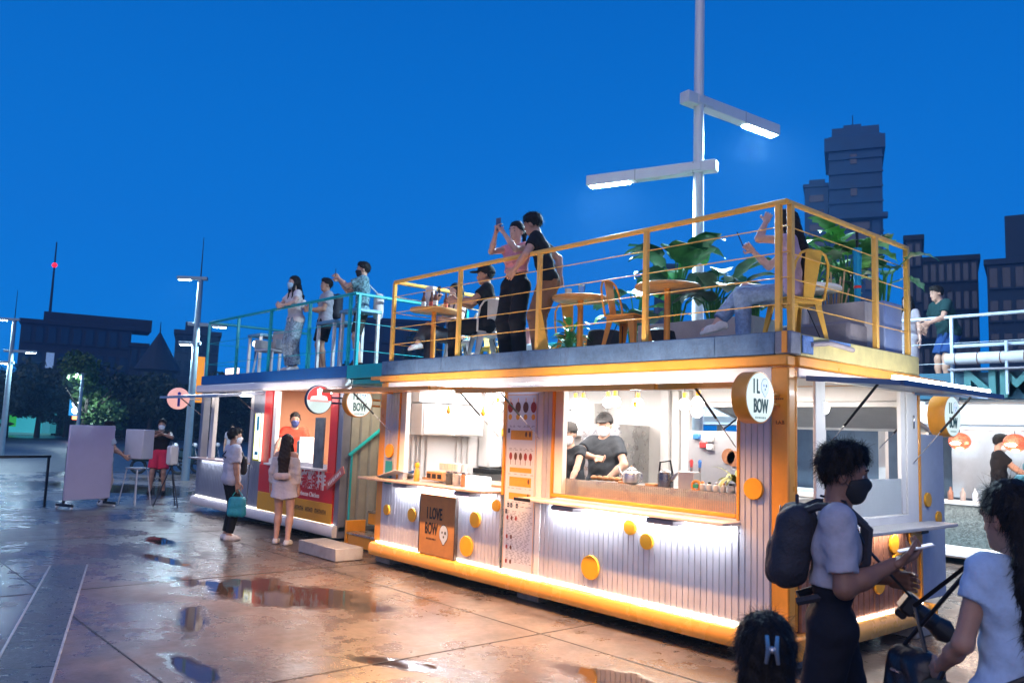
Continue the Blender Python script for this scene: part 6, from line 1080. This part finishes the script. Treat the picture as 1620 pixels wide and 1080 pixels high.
m, k = person('long haired woman in a lilac top and blue jeans sitting on the yellow metal chair', (-.33, .62, zA), 178, 1.66, 'f', dict(pel=(0, .0, .53), lean=(0, .03, 1), Lf=(-.10, .42, .085), Rf=(-.02, .66, .27), Rft=(-.1, 1, -.3), Rk=(.2, .5, 1), Lk=(0, .5, 1), Rr=(.10, .36, .96), L=(-.10, .22, 1.19), Re=(.8, -.1, -.8), Le=(-.6, .4, -.8), hp=-14, Rc=.9), 'p', dict(mat=C_('lilac_top', (.45, .36, .52)), sleeve=.25, o=.012), dict(mat=C_('light_jeans', (.20, .30, .46), .3), o=.014, loose=.006), dict(mat=C_('white_shoe', (.65, .64, .62)), sole=PLAS), 'long', extra=dict(hairlen=.5))
phone('phone held out by the woman on the yellow chair', k['R'] + k['fw'] * .05 + Vector((0, 0, .05)), k['rx'], Vector((0, 0, 1)) + k['fw'] * .4)
# --- blue-topped deck
zB = 2.705
person('girl in a white top and patterned trousers leaning on the turquoise rail', (-10.02, .62, zB), 205, 1.70, 'f', dict(lean=(0, .12, 1), L=(-.14, .34, 1.13), Rr=(.0, .36, 1.14), Le=(-1, -.1, -.4), Re=(1, -.1, -.4), Lc=1., Rc=1., hp=4), 'p', dict(mat=C_('white_top', (.68, .62, .60)), sleeve=.6, o=.014, loose=.02), dict(mat=C_('pattern_trousers', (.25, .34, .40), .7), o=.024, loose=.025), dict(mat=C_('white_shoe', (.65, .64, .62))), 'long', None, BUM, .016)
m, k = person('man in a grey tee with a dark backpack holding a white cup', (-9.55, .95, zB), 195, 1.66, 'm', dict(Rr=(.05, .30, 1.13), L=(-.05, .30, 1.10), Rc=1, Lc=1), 'm', dict(mat=C_('grey_tee2', (.36, .36, .40)), o=.016), dict(mat=C_('black_short', (.02, .02, .022)), len=.85, o=.024, loose=.02), dict(mat=C_('black_shoe', (.015, .015, .015))), 'short', res=.016)
tag(MB().lathe([(.03, 0), (.042, .13)], (k['R'].x, k['R'].y - .03, k['R'].z), 12).build('white_cup', PLAS), 'white cup held by the man in grey on the blue topped deck', 'cup'); b = T('backpack', 'dark backpack on the man in the grey tee on the blue topped deck', 'backpack', k['chest']); c = k['chest'] - k['fw'] * .19 + Vector((0, 0, -.06)); soft('bag_body', [(c + k['rx'] * q * .06 + Vector((0, 0, .13)), c + k['rx'] * q * .07 + Vector((0, 0, -.15)), .09) for q in (-1, 1)], BPM, b, .018); [strap_([c + k['rx'] * q * .08 + Vector((0, 0, .16)), k['chest'] + k['rx'] * q * .12 + Vector((0, 0, .15)), k['chest'] + k['rx'] * q * .13 + k['fw'] * .13, c + k['rx'] * q * .1 + Vector((0, 0, -.2))], .016, BPM, b, 'shoulder_strap') for q in (-1, 1)]
m, k = person('man in a blue floral shirt and black mask raising his phone at the turquoise rail', (-8.02, .78, zB), 180, 1.72, 'm', dict(L=(-.03, .40, 1.42), Rr=(.06, .38, 1.40), Le=(-.6, -.2, -1), Re=(.6, -.2, -1), Lc=.8, Rc=.8), 'l', dict(mat=C_('floral_blue', (.14, .26, .30), .95), o=.02, loose=.03, sleeve=.7, hem=-.13), dict(mat=C_('dark_legs2', (.05, .04, .035)), len=.85, o=.02), dict(mat=C_('black_shoe', (.015, .015, .015))), 'short', None, BLM, .015)
phone('phone raised by the man in the floral shirt', (k['L'] + k['R']) / 2 + Vector((0, 0, .03)), k['rx'], Vector((0, 0, 1))); b = T('tote_bag', 'pale tote bag on the back of the man in the floral shirt', 'bag', k['pel']); c = k['pel'] - k['fw'] * .26 + Vector((0, 0, .08)); soft('bag_body', [(c + k['rx'] * q * .08 + Vector((0, 0, .12)), c + k['rx'] * q * .13 + Vector((0, 0, -.13)), .08) for q in (-1, 1)], C_('tote_pale', (.55, .48, .46)), b, .018); strap_([c + Vector((0, 0, .18)), k['SR'] + Vector((0, 0, .08)), k['chest'] + k['fw'] * .14], .012, PLAS, b)
BT = M('bar_table_blue', (.16, .30, .40), .35, .3, .15)
def bar_table(label, x, y, w, d, h):
    t = T('bar_table', label, 'table', (x, y, zB), 'bar tables on the blue topped deck'); bx('table_top', (x - w / 2, y - d / 2, zB + h - .05), (x + w / 2, y + d / 2, zB + h), BT, t)
    for sx in (-1, 1):
        for sy in (-1, 1): cx, cy = x + sx * (w / 2 - .04), y + sy * (d / 2 - .04); bx('table_leg', (cx - .025, cy - .025, zB), (cx + .025, cy + .025, zB + h - .052), CHW, t)
bar_table('pale blue bar table by the man in the grey tee', -8.9, .85, .62, .5, .82); bar_table('pale blue bar table against the corner posts by the man in the floral shirt', -7.95, .72, .55, .45, .92); bar_table('dark bar table at the far end of the blue topped deck', -12.3, 1.1, .6, .5, .85)
ch = T('tub_chair', 'grey plastic tub chair on the blue topped deck', 'chair', (-11.3, .8, zB)); X = Matrix.Translation((-11.3, .8, zB)) @ Matrix.Rotation(R(200), 4, 'Z'); MB().box((-.24, -.22, .42), (.24, .24, .47), .02, X).build('seat', CHW, ch); MB().box((-.25, -.27, .45), (.25, -.22, .86), .03, X).build('backrest', M('tub_grey', (.42, .38, .36), .5), ch); [MB().box((sx * .26 - .02, -.26, .47), (sx * .26 + .02, .2, .66), .015, X).build('arm_rest', M('tub_grey'), ch) for sx in (-1, 1)]; [MB().tube([X @ Vector((sx * .2, sy * .18, .42)), X @ Vector((sx * .24, sy * .22, 0))], .018, 6).build('leg', CHW, ch) for sx in (-1, 1) for sy in (-1, 1)]
tl = T('deck_lamp', 'small glowing globe lamp on a stalk on the blue topped deck', 'lamp', (-11.9, .8, zB)); MB().sphere((-11.95, .75, zB + .62), .06, 12, 8).build('globe', EM('globe_warm', (1, .8, .6), 8), tl); MB().tube([(-11.95, .75, zB), (-11.95, .75, zB + .57)], .012, 6).build('stalk', BLK, tl)
for i, x in enumerate((-12.75, -12.45)): tag(bx('glow_letter_box', (x, .5, zB), (x + .26, .56, zB + .14), EM('letterbox', (1, .62, .5), 1.2), None, .01), ('larger', 'smaller')[i] + ' warm glowing sign block at the far edge of the blue topped deck', 'sign')
tag(bx('napkin_box', (-7.95, .62, zB + .921), (-7.85, .72, zB + 1.10), PLAS, None, .01), 'white napkin box on the corner bar table', 'box')
# --- in front of and inside the blue-topped kiosk
m, k = person('man in a pale shirt and black trousers queueing with a turquoise bag', (-8.95, -.80, 0), 15, 1.68, 'm', dict(L=(-.22, .12, .88), Rr=(.24, .04, .86), hy=-6), 'm', dict(mat=C_('pale_shirt', (.50, .50, .56)), sleeve=.75, o=.02, loose=.02, hem=-.10), dict(mat=C_('black_legs', (.012, .013, .017)), o=.012), dict(mat=C_('white_shoe', (.65, .64, .62)), sole=PLAS), 'spiky', None, WHM, .014, strands=600)
b = T('carrier_bag', 'turquoise carrier bag in the hand of the man in the pale shirt', 'bag', k['R']); c = k['R']; soft('bag_body', [(c + Vector((x * .05, x * .06, -.16)), c + Vector((x * .06, x * .07, -.36)), .052) for x in (-1, 0, 1)], M('carrier_teal', (.02, .30, .38), .5, 0, .15, 14, .4), b, .012); [strap_([c + Vector((q * .05, q * .06, -.1)), c + Vector((q * .02, 0, .0))], .006, TEAL, b, 'handle') for q in (-1, 1)]
b = T('sling_bag', 'black sling bag across the chest of the man in the pale shirt', 'bag', k['chest']); c = k['chest'] + k['fw'] * .15 + k['rx'] * .08 + Vector((0, 0, -.14)); soft('bag_body', [(c + Vector((0, 0, .08)), c + Vector((0, 0, -.09)), .06)], BLK, b, .012); strap_([c + Vector((0, 0, .1)), k['chest'] + k['fw'] * .14 + Vector((0, 0, .06)), k['SL'] + Vector((0, 0, .07)) + k['rx'] * .07, k['chest'] - k['fw'] * .15, k['chest'] + k['rx'] * .17 + Vector((0, 0, -.1)), c + Vector((0, 0, -.06))], .012, BLK, b)
m, k = person('woman in a white off shoulder blouse and pale shorts at the red counter', (-8.15, -.30, 0), 72, 1.62, 'f', dict(L=(-.24, .05, .88), Rr=(.22, .02, .86), Lf=(-.10, .05, .085), Rf=(.13, -.1, .085)), 'l', dict(mat=C_('white_blouse', (.62, .56, .54)), sleeve=1.7, neck=.07, o=.010, loose=.008, hem=.0), dict(mat=C_('pale_shorts', (.55, .54, .60)), len=.45, skirt=.02), dict(mat=C_('white_shoe', (.65, .64, .62))), 'long', M('hair_brown'), BUM, .013, extra=dict(hairlen=.52))
b = T('waist_bag', 'small cream bag at the back of the woman in white', 'bag', k['pel']); c = k['pel'] - k['fw'] * .15 + Vector((0, 0, .12)); soft('bag_body', [(c - k['rx'] * .08, c + k['rx'] * .08, .055)], C_('cream_bag', (.6, .48, .44)), b, .012); strap_([c + k['rx'] * .1, k['SL'] + Vector((0, 0, .05))], .006, PLAS, b)
person('seller in a red tee with dark sleeves behind the red counter', (-10.0, .72, .275), 275, 1.70, 'm', dict(L=(-.28, .26, .92), Rr=(.36, .34, .88), Le=(-1, -.2, 0), Re=(1, -.3, 0)), 'm', dict(mat=C_('red_tee', (.62, .06, .03)), o=.018, sleeve=.6), dict(mat=C_('dark_legs3', (.03, .03, .04))), dict(mat=C_('dark_shoe', (.03, .03, .03))), 'spiky', None, M('mask_navy', (.05, .07, .2), .7), .014, strands=500)
# --- left square
person('person in red shorts and a black vest adjusting a white mask', (-17.3, .85, 0), 262, 1.78, 'm', dict(L=(-.04, .20, 1.38), Rr=(.05, .20, 1.34), Le=(-1, .1, -.3), Re=(1, .1, -.3), Lf=(-.14, 0, .085), Rf=(.14, .1, .085)), 'm', dict(mat=C_('black_vest', (.02, .02, .022)), sleeve=.12, o=.013), dict(mat=C_('red_shorts', (.70, .04, .09)), len=.82, o=.03, loose=.025), dict(mat=C_('black_shoe', (.015, .015, .015)), high=.05), 'short', M('hair_brown'), WHM, .018)
person('person in a white shirt and pale shorts half hidden behind the blank board', (-14.85, -1.02, 0), 10, 1.70, 'm', dict(L=(-.15, .30, 1.05), Rr=(.15, .32, 1.0)), 'l', dict(mat=C_('white_shirt2', (.50, .58, .62)), o=.025, loose=.02, hem=-.16), dict(mat=C_('pale_shorts2', (.55, .45, .42)), o=.018), dict(mat=C_('white_shoe', (.65, .64, .62)), high=.03), 'short', None, BUM, .018)
person('person in dark clothes, head cut off by the left edge', (-6.0, -4.60, 0), 30, 1.66, 'm', dict(), 'm', dict(mat=C_('black_tee', (.014, .014, .017))), dict(mat=C_('black_legs', (.012, .013, .017))), dict(mat=C_('black_shoe', (.015, .015, .015))), 'short', res=.014)
person('distant person in pale blue beside the turquoise lamp post', (-21.5, 2.2, 0), 280, 1.7, 'm', dict(), 'm', dict(mat=C_('pale_blue2', (.30, .38, .52)), sleeve=.6), dict(mat=C_('dark_legs3', (.03, .03, .04))), dict(mat=C_('dark_shoe', (.03, .03, .03))), 'short', res=.024)
person('distant person in a grey top among the parked scooters', (-24.5, 5.6, 0), 270, 1.7, 'm', dict(), 'm', dict(mat=C_('grey_far', (.35, .33, .38))), dict(mat=C_('dark_legs3', (.03, .03, .04))), dict(mat=C_('dark_shoe', (.03, .03, .03))), 'short', res=.024)
# --- inside the yellow kiosk and at the rear kiosk
person('taller kitchen worker in a grey tee, cap and white mask, arm across the chest', (-3.0, 1.12, .262), 236, 1.76, 'm', dict(Rr=(-.06, .24, 1.22), L=(-.18, .2, 1.0), Re=(1, .15, .1), Le=(-1, -.2, -.3), hp=-6, hy=22, Rc=.9), 'l', dict(mat=C_('slate_tee', (.05, .055, .065)), o=.018, sleeve=.6), dict(mat=C_('black_legs', (.012, .013, .017))), dict(mat=C_('black_shoe', (.015, .015, .015))), 'short', None, WHM, .0125, cap_=C_('cap_slate', (.06, .055, .055)))
person('shorter kitchen worker in black with a cap and mask bending to the counter', (-3.18, .80, .262), 240, 1.64, 'f', dict(lean=(.02, .12, 1), Rr=(.06, .40, 1.02), L=(-.20, .42, 1.0), Le=(-1, -.2, -.2), Re=(.9, -.2, -.6), hp=-10), 'l', dict(mat=C_('slate_top', (.045, .05, .06)), sleeve=.35, o=.014), dict(mat=C_('black_legs', (.012, .013, .017))), dict(mat=C_('black_shoe', (.015, .015, .015))), 'bun', None, WHM, .0125, cap_=C_('cap_slate', (.06, .055, .055)))
person('barista in a black tee and white mask at the rear kiosk', (-1.26, CY + .55, .252), 4, 1.76, 'm', dict(Rr=(.10, .40, 1.06), L=(-.12, .42, 1.04), hp=-16), 'l', dict(mat=C_('black_tee', (.014, .014, .017)), o=.018, sleeve=.6), dict(mat=C_('black_legs', (.012, .013, .017))), dict(mat=C_('black_shoe', (.015, .015, .015))), 'short', None, WHM, .0145)
person('man in dark teal tee and blue shorts leaning on the rear deck rail', (-1.95, CY + .28, 2.703), 212, 1.74, 'm', dict(pel=(0, -.12, .92), lean=(0, .32, 1), Rr=(.26, .12, .98), L=(-.22, .36, 1.02), Re=(1, -.6, 0), hp=-12), 'l', dict(mat=C_('dark_teal_tee', (.015, .05, .055)), o=.022, loose=.02, sleeve=.65), dict(mat=C_('blue_shorts', (.02, .06, .20)), len=.85, o=.03, loose=.02), dict(mat=C_('black_shoe', (.015, .015, .015))), 'short', res=.0155)
person('person in a grey dress behind the man in dark teal on the rear deck', (-2.5, CY + .30, 2.703), 240, 1.6, 'f', dict(), 'p', dict(mat=C_('grey_far', (.35, .33, .38))), dict(mat=C_('grey_far', (.35, .33, .38)), len=.9, skirt=.02), dict(mat=C_('black_shoe', (.015, .015, .015))), 'long', res=.017)

# ------------------------------------------------------------------ damp evening air
hz = MB().box((-310, -310, -1), (310, 310, 76)); ho = hz.build('haze', bpy.data.materials.new('haze_air'), kind='stuff'); hm_ = ho.data.materials[0]; hm_.use_nodes = True; hn = hm_.node_tree.nodes
hn.remove(hn['Principled BSDF']); pv = hn.new('ShaderNodeVolumePrincipled'); pv.inputs['Color'].default_value = (.28, .62, 1.0, 1); pv.inputs['Density'].default_value = .0012; pv.inputs['Anisotropy'].default_value = .3; hm_.node_tree.links.new(pv.outputs[0], hn['Material Output'].inputs['Volume'])
